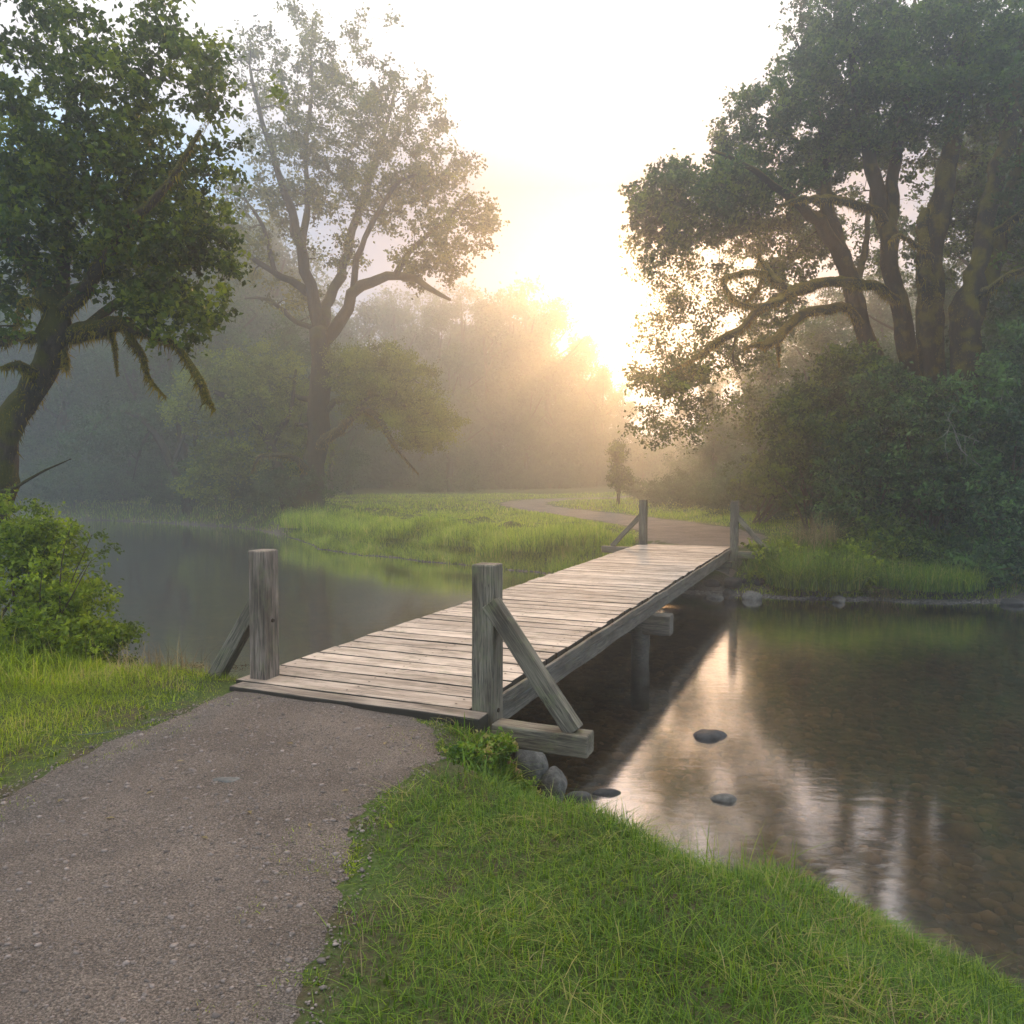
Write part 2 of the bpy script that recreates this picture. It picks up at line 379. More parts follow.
def ground_mat():
    m, nt, ns, lk = mat('ground_soil')
    g = nd(ns, 'ShaderNodeNewGeometry')
    n1 = nd(ns, 'ShaderNodeTexNoise', inp={'Scale': 2.5, 'Detail': 8.0, 'Roughness': .65}); lk.new(g.outputs['Position'], n1.inputs['Vector'])
    n2 = nd(ns, 'ShaderNodeTexNoise', inp={'Scale': 45.0, 'Detail': 4.0}); lk.new(g.outputs['Position'], n2.inputs['Vector'])
    soil = ramp(ns, [(.3, (.035, .028, .018)), (.7, (.09, .07, .045))]); lk.new(n2.outputs['Fac'], soil.inputs[0])
    turf = ramp(ns, [(.3, (.03, .05, .012)), (.7, (.07, .10, .025))]); lk.new(n2.outputs['Fac'], turf.inputs[0])
    mr = nd(ns, 'ShaderNodeMapRange', inp={1: .38, 2: .55}); lk.new(n1.outputs['Fac'], mr.inputs[0])
    mix = nd(ns, 'ShaderNodeMix', data_type='RGBA'); lk.new(mr.outputs[0], mix.inputs[0]); lk.new(soil.outputs[0], mix.inputs[6]); lk.new(turf.outputs[0], mix.inputs[7])
    at = nd(ns, 'ShaderNodeAttribute', attribute_name='shore')      # metres inland from the waterline
    nj = nd(ns, 'ShaderNodeMath', operation='MULTIPLY_ADD', inp={1: .5, 2: -.25}); lk.new(n1.outputs['Fac'], nj.inputs[0])
    ns2 = nd(ns, 'ShaderNodeMath', operation='ADD'); lk.new(at.outputs['Fac'], ns2.inputs[0]); lk.new(nj.outputs[0], ns2.inputs[1])
    gm = nd(ns, 'ShaderNodeMapRange', inp={1: .35, 2: .6}); lk.new(ns2.outputs[0], gm.inputs[0])
    mud = ramp(ns, [(.3, (.05, .042, .034)), (.7, (.14, .125, .11))]); lk.new(n2.outputs['Fac'], mud.inputs[0])
    mx2 = nd(ns, 'ShaderNodeMix', data_type='RGBA'); lk.new(gm.outputs[0], mx2.inputs[0]); lk.new(mud.outputs[0], mx2.inputs[6]); lk.new(mix.outputs[2], mx2.inputs[7])
    bp = nd(ns, 'ShaderNodeBump', inp={'Strength': .7, 'Distance': .03}); lk.new(n2.outputs['Fac'], bp.inputs['Height'])
    p = nd(ns, 'ShaderNodeBsdfPrincipled', inp={'Roughness': .9, 'Specular IOR Level': .15})
    lk.new(mx2.outputs[2], p.inputs['Base Color']); lk.new(bp.outputs[0], p.inputs['Normal'])
    o = ns.new('ShaderNodeOutputMaterial'); lk.new(p.outputs[0], o.inputs['Surface'])
    return m

def bed_mat():
    m, nt, ns, lk = mat('creek_bed_silt')
    g = nd(ns, 'ShaderNodeNewGeometry')
    vo = nd(ns, 'ShaderNodeTexVoronoi', inp={'Scale': 9.0, 'Randomness': 1.0}); lk.new(g.outputs['Position'], vo.inputs['Vector'])
    n1 = nd(ns, 'ShaderNodeTexNoise', inp={'Scale': 1.3, 'Detail': 7.0, 'Roughness': .65}); lk.new(g.outputs['Position'], n1.inputs['Vector'])
    r = ramp(ns, [(.3, (.05, .034, .016)), (.5, (.13, .088, .042)), (.72, (.24, .165, .08))]); lk.new(n1.outputs['Fac'], r.inputs[0])
    hs = nd(ns, 'ShaderNodeHueSaturation'); lk.new(r.outputs[0], hs.inputs['Color'])
    sp = nd(ns, 'ShaderNodeSeparateColor'); lk.new(vo.outputs['Color'], sp.inputs[0])
    tn = nd(ns, 'ShaderNodeMath', operation='MULTIPLY_ADD', inp={1: 1.0, 2: .5}); lk.new(sp.outputs[0], tn.inputs[0]); lk.new(tn.outputs[0], hs.inputs['Value'])
    bp = nd(ns, 'ShaderNodeBump', inp={'Strength': 1.0, 'Distance': .05}); lk.new(vo.outputs['Distance'], bp.inputs['Height'])
    p = nd(ns, 'ShaderNodeBsdfPrincipled', inp={'Roughness': .8, 'Specular IOR Level': .1})
    lk.new(hs.outputs[0], p.inputs['Base Color']); lk.new(bp.outputs[0], p.inputs['Normal'])
    o = ns.new('ShaderNodeOutputMaterial'); lk.new(p.outputs[0], o.inputs['Surface'])
    return m

def path_mat():
    m, nt, ns, lk = mat('path_gravel')
    g = nd(ns, 'ShaderNodeNewGeometry')
    n1 = nd(ns, 'ShaderNodeTexNoise', inp={'Scale': 120.0, 'Detail': 6.0, 'Roughness': .8}); lk.new(g.outputs['Position'], n1.inputs['Vector'])
    n2 = nd(ns, 'ShaderNodeTexNoise', inp={'Scale': 1.1, 'Detail': 7.0, 'Roughness': .62}); lk.new(g.outputs['Position'], n2.inputs['Vector'])
    vo = nd(ns, 'ShaderNodeTexVoronoi', inp={'Scale': 110.0}); lk.new(g.outputs['Position'], vo.inputs['Vector'])
    r = ramp(ns, [(.36, (.035, .030, .026)), (.5, (.145, .122, .107)), (.64, (.36, .31, .27))]); lk.new(n1.outputs['Fac'], r.inputs[0])
    br = ramp(ns, [(.3, (.55, .53, .51)), (.5, (.9, .88, .86)), (.7, (1.2, 1.17, 1.13))]); lk.new(n2.outputs['Fac'], br.inputs[0])
    mx = nd(ns, 'ShaderNodeMix', data_type='RGBA', blend_type='MULTIPLY', inp={0: 1.0}); lk.new(r.outputs[0], mx.inputs[6]); lk.new(br.outputs[0], mx.inputs[7])
    ad = nd(ns, 'ShaderNodeMath', operation='SUBTRACT'); lk.new(n1.outputs['Fac'], ad.inputs[0]); lk.new(vo.outputs['Distance'], ad.inputs[1])
    bp = nd(ns, 'ShaderNodeBump', inp={'Strength': 1.0, 'Distance': .012}); lk.new(ad.outputs[0], bp.inputs['Height'])
    p = nd(ns, 'ShaderNodeBsdfPrincipled', inp={'Roughness': .85, 'Specular IOR Level': .25})
    lk.new(mx.outputs[2], p.inputs['Base Color']); lk.new(bp.outputs[0], p.inputs['Normal'])
    o = ns.new('ShaderNodeOutputMaterial'); lk.new(p.outputs[0], o.inputs['Surface'])
    return m

def water_mat():
    m, nt, ns, lk = mat('creek_water')
    g = nd(ns, 'ShaderNodeNewGeometry')
    mp = nd(ns, 'ShaderNodeMapping', inp={'Scale': (1.0, 2.6, 1)}); lk.new(g.outputs['Position'], mp.inputs['Vector'])
    n1 = nd(ns, 'ShaderNodeTexNoise', inp={'Scale': 3.2, 'Detail': 3.0, 'Roughness': .5, 'Distortion': .4}); lk.new(mp.outputs[0], n1.inputs['Vector'])
    n2 = nd(ns, 'ShaderNodeTexNoise', inp={'Scale': .5, 'Detail': 2.0}); lk.new(g.outputs['Position'], n2.inputs['Vector'])
    mul = nd(ns, 'ShaderNodeMath', operation='MULTIPLY'); lk.new(n1.outputs['Fac'], mul.inputs[0]); lk.new(n2.outputs['Fac'], mul.inputs[1])
    bp = nd(ns, 'ShaderNodeBump', inp={'Strength': .14, 'Distance': .02}); lk.new(mul.outputs[0], bp.inputs['Height'])
    fr = nd(ns, 'ShaderNodeFresnel', inp={'IOR': 1.38}); lk.new(bp.outputs[0], fr.inputs['Normal'])
    gl = nd(ns, 'ShaderNodeBsdfGlossy', inp={'Roughness': .10, 'Color': (.97, .98, 1, 1)}); lk.new(bp.outputs[0], gl.inputs['Normal'])
    tr = nd(ns, 'ShaderNodeBsdfTransparent', inp={'Color': (.84, .78, .60, 1)})
    rf = nd(ns, 'ShaderNodeMath', operation='ADD', use_clamp=True, inp={1: .42}); lk.new(fr.outputs[0], rf.inputs[0])
    mx = nd(ns, 'ShaderNodeMixShader'); lk.new(rf.outputs[0], mx.inputs[0]); lk.new(tr.outputs[0], mx.inputs[1]); lk.new(gl.outputs[0], mx.inputs[2])
    o = ns.new('ShaderNodeOutputMaterial'); lk.new(mx.outputs[0], o.inputs['Surface'])
    return m

# ------------------------------------------------------------------ terrain
# bridge frame
AZ = math.radians(22.9)
U2 = np.array([math.sin(AZ), math.cos(AZ)]); R2 = np.array([math.cos(AZ), -math.sin(AZ)])
BO = np.array([-.361, 5.224])
def bw(X, Y, Z=0.0):
    p = BO + X * R2 + Y * U2
    return np.array([p[0], p[1], Z])

SHORE = np.array([(-60, 27), (-45, 24), (-20, 16), (-12, 13.2), (-8, 11.2), (-5.6, 9.3), (-4.2, 8.4), (-3.2, 7.9), (-2.5, 7.5), (-1.6, 7.1), (-.8, 6.75), (-.15, 6.3), (-.02, 5.75),
                  (.14, 5.25), (.42, 4.85), (.9, 4.72), (1.4, 4.75), (1.85, 4.6), (2.3, 4.1), (3.0, 2.9), (4.3, 1.0), (7, -2), (12, -6), (40, -22),
                  (60, 5), (40, 10), (16, 13.9), (12, 14.9), (9.7, 15.25), (8.3, 15.3), (6.8, 15.7), (5.4, 16.0), (4.4, 16.35), (3.3, 17.0), (2.4, 17.9), (1.4, 19), (.3, 20.3),
                  (-1, 21.5), (-2.3, 22.5), (-3.8, 23.6), (-5.4, 25), (-6.6, 27), (-8, 30), (-10, 33.5), (-12.5, 36.5), (-16, 39), (-19, 41), (-24, 43), (-32, 44), (-60, 41)], float)

def chaikin(p, n=2):
    for _ in range(n):
        q = np.roll(p, -1, axis=0)
        p = np.stack([.75 * p + .25 * q, .25 * p + .75 * q], 1).reshape(-1, 2)
    return p
SH = chaikin(SHORE, 2)

def sdw(x, y):
    """signed distance to the shoreline, positive over water"""
    x = np.atleast_1d(np.asarray(x, float)); y = np.atleast_1d(np.asarray(y, float))
    shp = x.shape; x = x.ravel(); y = y.ravel()
    wob = .16 * np.sin(x * 2.1 + y * 1.3) * np.sin(y * 1.7 - x * .6) + .07 * np.sin(x * 5.3 + 1) * np.sin(y * 4.9)
    best = np.full(x.shape, 1e9); inside = np.zeros(x.shape, bool)
    A = SH; B = np.roll(SH, -1, axis=0)
    for a, b in zip(A, B):
        ab = b - a; t = np.clip(((x - a[0]) * ab[0] + (y - a[1]) * ab[1]) / (ab @ ab), 0, 1)
        best = np.minimum(best, (x - a[0] - t * ab[0]) ** 2 + (y - a[1] - t * ab[1]) ** 2)
        c = (a[1] > y) != (b[1] > y)
        xi = a[0] + (y - a[1]) / (ab[1] if ab[1] != 0 else 1e-9) * ab[0]
        inside ^= c & (x < xi)
    d = np.sqrt(best)
    return (np.where(inside, d, -d) + wob).reshape(shp)

def sm(t):
    t = np.clip(t, 0, 1); return t * t * (3 - 2 * t)

def nz2(x, y, s, seed=0):
    x = x * s + seed * 17.3; y = y * s - seed * 9.1
    return (np.sin(x * 1.0 + 1.7 * np.sin(y * .8)) * np.cos(y * 1.1 + 1.3 * np.sin(x * .7)) + .5 * np.sin(x * 2.3 + y * 1.9) * np.cos(y * 2.7 - x * 1.2)) / 1.5

PL_Y = np.array([-10, 0, 3, 4.1, 4.6, 5.3, 5.95, 7]); PL_X = np.array([-3.1, -2.9, -2.7, -2.62, -2.54, -2.33, -2.12, -2.1])
PR_Y = np.array([-10, 0, 2.5, 3.4, 3.9, 4.3, 4.7, 5.05, 5.4, 7]); PR_X = np.array([-.2, -.55, -.62, -.66, -.68, -.52, -.38, -.45, -.6, -.6])
FP = np.array([(3.7, 17.3), (4.5, 19.3), (5.15, 22), (4.9, 25.2), (4.0, 28.7), (2.8, 32.7), (1.4, 37), (.65, 41.5), (1.0, 46), (3.2, 50), (8, 53), (16, 56), (30, 60)])
FPW = np.array([2.1, 3.0, 3.2, 2.9, 2.7, 2.6, 2.5, 2.5, 2.5, 2.4, 2.4, 2.4, 2.4])
FPs, FPr = spline(np.column_stack([FP, np.zeros(len(FP))]), FPW, .4)

def pathd(x, y):
    """negative inside a path, metres outside otherwise"""
    x = np.asarray(x, float); y = np.asarray(y, float)
    l = np.interp(y, PL_Y, PL_X); r = np.interp(y, PR_Y, PR_X)
    dn = np.where(y < 6.2, np.maximum(l - x, x - r), 9)
    df = np.full(x.shape, 9e9)
    for p, w in zip(FPs[::2], FPr[::2]):
        df = np.minimum(df, np.hypot(x - p[0], y - p[1]) - w * .5)
    dirt = np.hypot((x - 6.0) / 1.6, (y - 18.0) / .7) - 1     # worn dirt by the far right post
    return np.minimum(np.minimum(dn, df), dirt)

def height(x, y, s=None):
    x = np.asarray(x, float); y = np.asarray(y, float)
    if s is None: s = -sdw(x, y)
    far = y > 13
    w = np.where(far, np.where(x > 3.5, 1.1, 1.9), .9 + .85 * sm((x - .3) / .9))
    top = -.045 + .06 * nz2(x, y, .35) * sm((pathd(x, y)) / 1.5)
    land = W + .05 * np.clip(s / .3, 0, 1) + (top - W - .05) * sm((s - .12) / w)
    land = land + np.where(far & (x > 5), .07 * np.clip(x - 6.5, 0, 30) * sm((s - 1) / 3), 0)
    land = land + np.where((~far) & (x < -3.2), .12 * sm((-3.2 - x) / 2) * sm(s / 1.5), 0)
    land = land + .25 * sm((y - 60) / 60)
    px_ = x - BO[0]; py_ = y - BO[1]
    lx = px_ * R2[0] + py_ * R2[1]; ly = px_ * U2[0] + py_ * U2[1]
    dr = np.hypot(np.maximum(0, np.maximum(-2.35 - lx, lx - .24)), np.maximum(0, np.maximum(-3 - ly, ly - .02)))
    land = np.maximum(land, -.9 + (.9 - .06 - .12 * sm((lx + .1) / .4)) * sm(1 - dr / .5))
    mound = sm((s - .1) / .5) * sm((7 - s) / 4) * (far & (x < 3.2) & (x > -16)) * sm((pathd(x, y) - .2) / 1)
    land = land + .28 * mound * (np.clip(nz2(x, y, 1.15, 6), 0, 1) + .6 * np.clip(nz2(x, y, 2.3, 9), 0, 1))
    depth = .10 + .16 * sm(-s / 1.2) + .55 * sm(-s / 7)
    bed = W - depth * np.clip(-s / .25, 0, 1) + .03 * nz2(x, y, 2.2, 2) * np.clip(-s / .5, 0, 1)
    return np.where(s > 0, land, bed)

def axis(lo, hi, n, c, k):
    t = np.linspace(np.arcsinh((lo - c) / k), np.arcsinh((hi - c) / k), n)
    return c + k * np.sinh(t)
gx = axis(-170, 190, 560, 0, 5.0); gy = axis(-30, 190, 600, 6, 6.0)
GX, GY = np.meshgrid(gx, gy)
S = -sdw(GX, GY)
GZ = height(GX, GY, S)
V = np.column_stack([GX.ravel(), GY.ravel(), GZ.ravel()])
nx, ny = len(gx), len(gy)
i = np.arange(ny - 1)[:, None] * nx + np.arange(nx - 1)[None]
Q = np.stack([i, i + 1, i + nx + 1, i + nx], -1).reshape(-1, 4)
wet = (S.ravel()[Q].max(axis=1) < 0.0)
def sub(Qs):
    u, inv = np.unique(Qs, return_inverse=True)
    return V[u], inv.reshape(-1, 4), S.ravel()[u]
Vg, Qg, Sg = sub(Q[~wet]); Vb, Qb, Sb = sub(Q[wet])
tag(link('ground', mesh_np('ground', Vg, [Qg], smooth=True, extra={'shore': Sg}), ground_mat()), 'grassy soil of both creek banks and the meadow', 'ground', kind='structure')
tag(link('creek_bed', mesh_np('creek_bed', Vb, [Qb], smooth=True, extra={'shore': Sb}), bed_mat()), 'brown stony bed seen through the clear shallow water', 'creek bed', kind='structure')
wx = [-168, 188]; wy = [-28, 120]
tag(link('water', mesh_np('water', [(wx[0], wy[0], W), (wx[1], wy[0], W), (wx[1], wy[1], W), (wx[0], wy[1], W)], [np.array([[0, 1, 2, 3]])]), water_mat()),
    'still dark creek water reflecting the bright dawn sky', 'water', kind='structure')

# paths
def near_path():
    rows, cols = 170, 60
    V = []
    for k in range(rows):
        for j in range(cols):
            u = j / (cols - 1)
            ye = BO[1] + .06 + (-(u - 1) * 2.0) * .41 + .07      # up to the front timber
            y = -9 + (ye + 9) * (k / (rows - 1)) ** .6
            l = np.interp(y, PL_Y, PL_X); r = np.interp(y, PR_Y, PR_X)
            l += .03 * math.sin(y * 5) + .05 * mnoise.noise(Vector((y * 4, 1, 0))) + .04 * mnoise.noise(Vector((y * 13, 2, 0))); r += .03 * math.sin(y * 4.1 + 2) + .06 * mnoise.noise(Vector((y * 4, 5, 0))) + .05 * mnoise.noise(Vector((y * 13, 7, 0)))
            x = l + (r - l) * u
            V.append((x, y))
    V = np.array(V); z = height(V[:, 0], V[:, 1]) + .008
    e = np.minimum(1, np.minimum(np.arange(len(V)) % cols, cols - 1 - np.arange(len(V)) % cols) / 2.0)
    z = z - (1 - e) * .02 + .006 * nz2(V[:, 0], V[:, 1], 6)
    i = np.arange(rows - 1)[:, None] * cols + np.arange(cols - 1)[None]
    return mesh_np('path', np.column_stack([V, z]), [np.stack([i, i + 1, i + cols + 1, i + cols], -1).reshape(-1, 4)], smooth=True)
M_path = path_mat()
tag(link('path', near_path(), M_path), 'wide grey brown gravel path running up to the near end of the bridge', 'path', kind='structure')
def far_path():
    cols = 16; P3 = FPs[:, :2]; t = unit(np.gradient(P3, axis=0)); n = np.column_stack([t[:, 1], -t[:, 0]])
    V = []
    for k in range(len(P3)):
        for j in range(cols):
            u = (j / (cols - 1) - .5) * (FPr[k] + .25 * math.sin(k * .9) * (1 if j > cols / 2 else .7))
            V.append(P3[k] + n[k] * u)
    V = np.array(V); z = height(V[:, 0], V[:, 1]) + .014
    e = np.minimum(1, np.minimum(np.arange(len(V)) % cols, cols - 1 - np.arange(len(V)) % cols) / 1.0)
    z -= (1 - e) * .02
    i = np.arange(len(P3) - 1)[:, None] * cols + np.arange(cols - 1)[None]
    return mesh_np('path', np.column_stack([V, z]), [np.stack([i, i + 1, i + cols + 1, i + cols], -1).reshape(-1, 4)], smooth=True)
tag(link('path', far_path(), M_path), 'pale gravel path winding away through the misty meadow beyond the bridge', 'path', kind='structure')

# ------------------------------------------------------------------ bridge
bridge = empty('footbridge', (BO[0], BO[1], 0), -AZ)
tag(bridge, 'low weathered timber plank footbridge with four braced end posts crossing the creek', 'bridge')

def beam(name, size, loc, rot=None, m=None, parent=bridge, label=None, bev=.008, jit=.003, v=.5, seg=None):
    """box, long axis local X"""
    L, w, h = size
    bm = bmesh.new(); bmesh.ops.create_cube(bm, size=1)
    n = seg or max(2, int(L / .15))
    es = [e for e in bm.edges if abs(e.verts[0].co.x - e.verts[1].co.x) > .5]
    bmesh.ops.subdivide_edges(bm, edges=es, cuts=n)
    off = random.uniform(0, 50)
    for q in bm.verts:
        q.co = Vector((q.co.x * L, q.co.y * w, q.co.z * h))
        nn = mnoise.noise_vector(Vector((q.co.x * 2.0 + off, q.co.y * 3, q.co.z * 3)))
        q.co += Vector((0, nn.y, nn.z)) * jit * 2
    me = bpy.data.meshes.new(name); bm.to_mesh(me); bm.free()
    a = me.attributes.new('v', 'FLOAT', 'FACE'); a.data.foreach_set('value', [v] * len(me.polygons))
    o = link(name, me, m, parent); o.location = loc
    if rot is not None: o.rotation_euler = rot
    b = o.modifiers.new('bevel', 'BEVEL'); b.width = bev; b.segments = 2; b.limit_method = 'ANGLE'; b.angle_limit = .9
    if label: o['label'] = label
    return o

LEN = 13.1
# deck: one mesh of planks
Y = .155; k = 0
planks = []
while Y < LEN - .1:
    w = random.uniform(.226, .246)
    if Y + w > LEN: w = LEN - Y
    planks.append((Y, w)); Y += w + .030
DV, DQ, dv = [], [], []
for (y0, w) in planks:
    x0 = -2.0 + random.uniform(-.02, .02); x1 = random.uniform(-.018, .012)
    v = random.random(); dz = random.uniform(-.0015, .0015); tl = random.uniform(-.002, .002); o0 = len(DV)
    K = 11
    for i in range(K):
        X = x0 + (x1 - x0) * i / (K - 1)
        wp = .0015 * math.sin(X * 2 + v * 9)
        for (cy_, cz_) in ((-.5, -.5), (.5, -.5), (.5, .5), (-.5, .5)):
            nn = mnoise.noise_vector(Vector((X * 1.3 + cy_ * 3, y0 * 9, v * 20)))
            DV.append((X, y0 + w / 2 + cy_ * w + nn.y * .005, -.035 + cz_ * .07 + dz + wp + tl * cy_ * 2 + nn.z * .003))
    for i in range(K - 1):
        for j in range(4):
            p = o0 + i * 4; DQ.append((p + j, p + (j + 1) % 4, p + 4 + (j + 1) % 4, p + 4 + j)); dv.append(v)
    DQ.append((o0 + 3, o0 + 2, o0 + 1, o0)); p = o0 + (K - 1) * 4; DQ.append((p, p + 1, p + 2, p + 3)); dv += [v, v]
me = mesh_np('deck', np.array(DV), [np.array(DQ)[:, ::-1].copy()], v=dv)
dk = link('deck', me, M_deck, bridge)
b = dk.modifiers.new('bevel', 'BEVEL'); b.width = .007; b.segments = 2; b.limit_method = 'ANGLE'; b.angle_limit = .9

# nail heads along the planks
tb = bmesh.new()
for (y0, w) in planks:
    for X in (-1.88, -1.0, -.13):
        for q in (.25, .75):
            r = bmesh.ops.create_circle(tb, cap_ends=True, radius=.010, segments=7)
            bmesh.ops.translate(tb, verts=r['verts'], vec=(X + random.uniform(-.02, .02), y0 + w * q, .0065))
me = bpy.data.meshes.new('nail_heads'); tb.to_mesh(me); tb.free()
nl = link('nail_heads', me, M_bolt, bridge); nl['kind'] = 'stuff'

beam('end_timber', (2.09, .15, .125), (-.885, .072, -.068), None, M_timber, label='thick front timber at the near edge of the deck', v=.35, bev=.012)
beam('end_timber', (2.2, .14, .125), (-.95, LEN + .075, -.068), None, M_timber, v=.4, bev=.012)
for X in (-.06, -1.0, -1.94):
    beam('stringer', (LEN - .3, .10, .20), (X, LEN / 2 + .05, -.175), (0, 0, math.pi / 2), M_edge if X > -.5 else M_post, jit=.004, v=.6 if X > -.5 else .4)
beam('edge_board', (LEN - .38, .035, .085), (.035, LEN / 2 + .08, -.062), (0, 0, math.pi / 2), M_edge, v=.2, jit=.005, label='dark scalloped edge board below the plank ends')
PS = .165
def post(X, Y, z0=-.62, z1=1.0, m=M_post, label=None, rz=0):
    L = z1 - z0
    o = beam('post', (L, PS, PS), (X, Y, (z0 + z1) / 2), None, m, v=random.uniform(.3, .7), bev=.012, label=label)
    o.rotation_euler = (0, -math.pi / 2, 0)
    o.rotation_euler.rotate_axis('X', rz)
    return o
p1 = post(.105, .25, -.5, .985, M_post, 'mossy grey near right post with a small notch')
p2 = post(-1.85, .31, -.4, 1.0, M_postW, 'pale near left post with dark vertical cracks')
p3 = post(.10, 12.95, -.5, 1.0, M_post, 'far right post'); p4 = post(-1.90, 13.0, -.5, 1.0, M_post, 'far left post')
# caps slightly weathered: bolts
def bolt(post_o, X, Y, z):
    bm = bmesh.new(); bmesh.ops.create_cone(bm, cap_ends=True, segments=10, radius1=.016, radius2=.013, depth=.014)
    me = bpy.data.meshes.new('bolt'); bm.to_mesh(me); bm.free()
    o = link('bolt', me, M_bolt, post_o)
    bpy.context.view_layer.update()
    o.matrix_parent_inverse = post_o.matrix_world.inverted() @ bridge.matrix_world
    o.location = (X, Y, z); o.rotation_euler = (0, math.pi / 2, 0)
for z in (-.085, -.01): bolt(p1, .105 + PS / 2 + .004, .235, z)

for (po, X, Y, z) in ((p1, .105 + PS / 2 + .004, .235, .62), (p2, -1.85 + PS / 2 + .004, .31, .45)): bolt(po, X, Y, z)
def brace(sgn, px, Y, foot, ztop, zfoot, m, w=.105, t=.085, label=None):
    """diagonal from the post's outer face down to the outrigger"""
    x0 = px + sgn * (PS / 2 - .035); x1 = px + sgn * foot
    dx, dz = x1 - x0, zfoot - ztop
    L = math.hypot(dx, dz); ang = math.atan2(-dz, dx)
    return beam('brace', (L, t, w), ((x0 + x1) / 2, Y, (ztop + zfoot) / 2), (0, ang, 0), m, v=random.uniform(.4, .8), bev=.006, label=label)
brace(1, .105, .20, .645, .73, -.072, M_post, w=.115, t=.10)
brace(-1, -1.85, .31, .52, .60, -.09, M_post, w=.115, t=.10)
brace(1, .10, 12.95, .70, .68, -.07, M_post, w=.10, t=.09)
brace(-1, -1.90, 13.0, .72, .66, -.07, M_post, w=.10, t=.09)
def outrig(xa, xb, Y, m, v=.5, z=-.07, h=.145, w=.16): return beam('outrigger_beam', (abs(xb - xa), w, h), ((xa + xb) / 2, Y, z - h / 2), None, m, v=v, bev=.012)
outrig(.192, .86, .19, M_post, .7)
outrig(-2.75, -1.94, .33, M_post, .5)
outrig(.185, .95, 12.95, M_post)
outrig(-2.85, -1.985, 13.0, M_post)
# mid-creek pier
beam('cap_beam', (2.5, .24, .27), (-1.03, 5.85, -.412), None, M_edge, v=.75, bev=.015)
def pile(X, Y):
    tb = Tubes(); z = np.linspace(-1.75, -.40, 12)
    tb.add(np.column_stack([np.zeros(12), np.zeros(12), z]), np.full(12, .125) * (1 + .05 * np.sin(z * 9)), 18, .03)
    o = link('pile', tb.mesh('pile'), M_edge, bridge); o.location = (X, Y, 0)
pile(-.20, 5.85); pile(-1.85, 5.85)
# far abutment of timbers and near abutment wall
for k in range(3):
    beam('abutment_timber', (2.1 - .1 * k, .2, .15), (-.98, 12.85 - .02 * k, -.36 - .156 * k), None, M_edge, v=.3 + .2 * k, bev=.014)
    beam('abutment_timber', (2.0, .2, .15), (-1.0, .5 + .02 * k, -.36 - .156 * k), None, M_edge, v=.3 + .2 * k, bev=.014)

# ------------------------------------------------------------------ rocks
def rock(name, label, loc, r, m, rz=0, rough=.22, group=None, sub=4, parent=None):
    bm = bmesh.new(); bmesh.ops.create_icosphere(bm, subdivisions=sub, radius=1)
    off = Vector((random.uniform(0, 99),) * 3)
    for q in bm.verts:
        n1 = mnoise.noise(q.co * 1.1 + off); n2 = mnoise.noise(q.co * 3.1 + off)
        q.co *= 1 + rough * n1 + rough * .25 * n2
        q.co = Vector((q.co.x * r[0], q.co.y * r[1], q.co.z * r[2]))
    me = bpy.data.meshes.new(name); bm.to_mesh(me); bm.free()
    for p in me.polygons: p.use_smooth = True
    a = me.attributes.new('v', 'FLOAT', 'FACE'); a.data.foreach_set('value', [random.uniform(.3, .7)] * len(me.polygons))
    o = link(name, me, m); o.location = loc; o.rotation_euler = (0, 0, rz)
    return tag(o, label, 'rock', group)
rock('rock', 'rounded grey boulder tucked against the bank under the near outrigger beam', tuple(P(531, 770, 5.62)), (.12, .14, .17), M_rock)
rock('rock', 'smooth oval grey boulder leaning beside another below the near brace foot', tuple(P(553, 786, 5.55)), (.105, .12, .125), M_rock)
rock('rock', 'flat stone just breaking the water beside the smooth oval boulder', tuple(P(578, 797, 5.85)), (.11, .06, .04), M_rockD)
rock('rock', 'thin low stone at the edge of the bright sky reflection', (P(607, 798, 6.1)[0], 6.15, W - .01), (.11, .045, .045), M_rockD)
rock('rock', 'dark wet teardrop rock standing alone in the bright sky reflection', (P(709, 738, 7.5)[0], 7.5, W - .02), (.17, .12, .085), M_rockD, rz=.2)
rock('rock', 'small speckled rock awash near the long grass blades', (P(725, 804, 6.0)[0], 6.02, W - .005), (.105, .06, .045), M_rock)
rock('rock', 'pale low rock at the far waterline beneath the bridge end', (P(716, 601, 15.9)[0], 15.95, W + .0), (.19, .16, .08), M_rock)
rock('rock', 'pale pointed rock at the far waterline under the far outrigger', (P(755, 600, 15.6)[0], 15.8, W + .02), (.2, .18, .14), M_rock)
rock('rock', 'grey rock on the gravel edge left of the drooping grass', (P(842, 599, 15.3)[0], 15.45, W + .03), (.12, .15, .09), M_rock)
rock('rock', 'low grey rock at the foot of the dark thicket by the water', (P(1016, 604, 15.0)[0], 15.1, W + .03), (.2, .16, .09), M_rockD)
rock('rock', 'half buried brown grey stone by the foot of the near left brace', tuple(P(168, 694, 6.5)), (.22, .16, .10), M_rock)
ab = [(-.3, 12.5, -.78, .2), (-.75, 12.3, -.86, .17), (.15, 12.45, -.7, .19), (.42, 12.6, -.62, .2), (-1.3, 12.25, -.85, .2), (.1, 12.2, -.88, .13), (.65, 12.55, -.66, .14)]
for X, Yb, z, r in ab:
    rock('abutment_rock', 'mossy dark rock packed under the far end of the bridge', tuple(bw(X, Yb, z)), (r, r * .9, r * .7), M_rockD, group='rocks packed under the far bridge end')

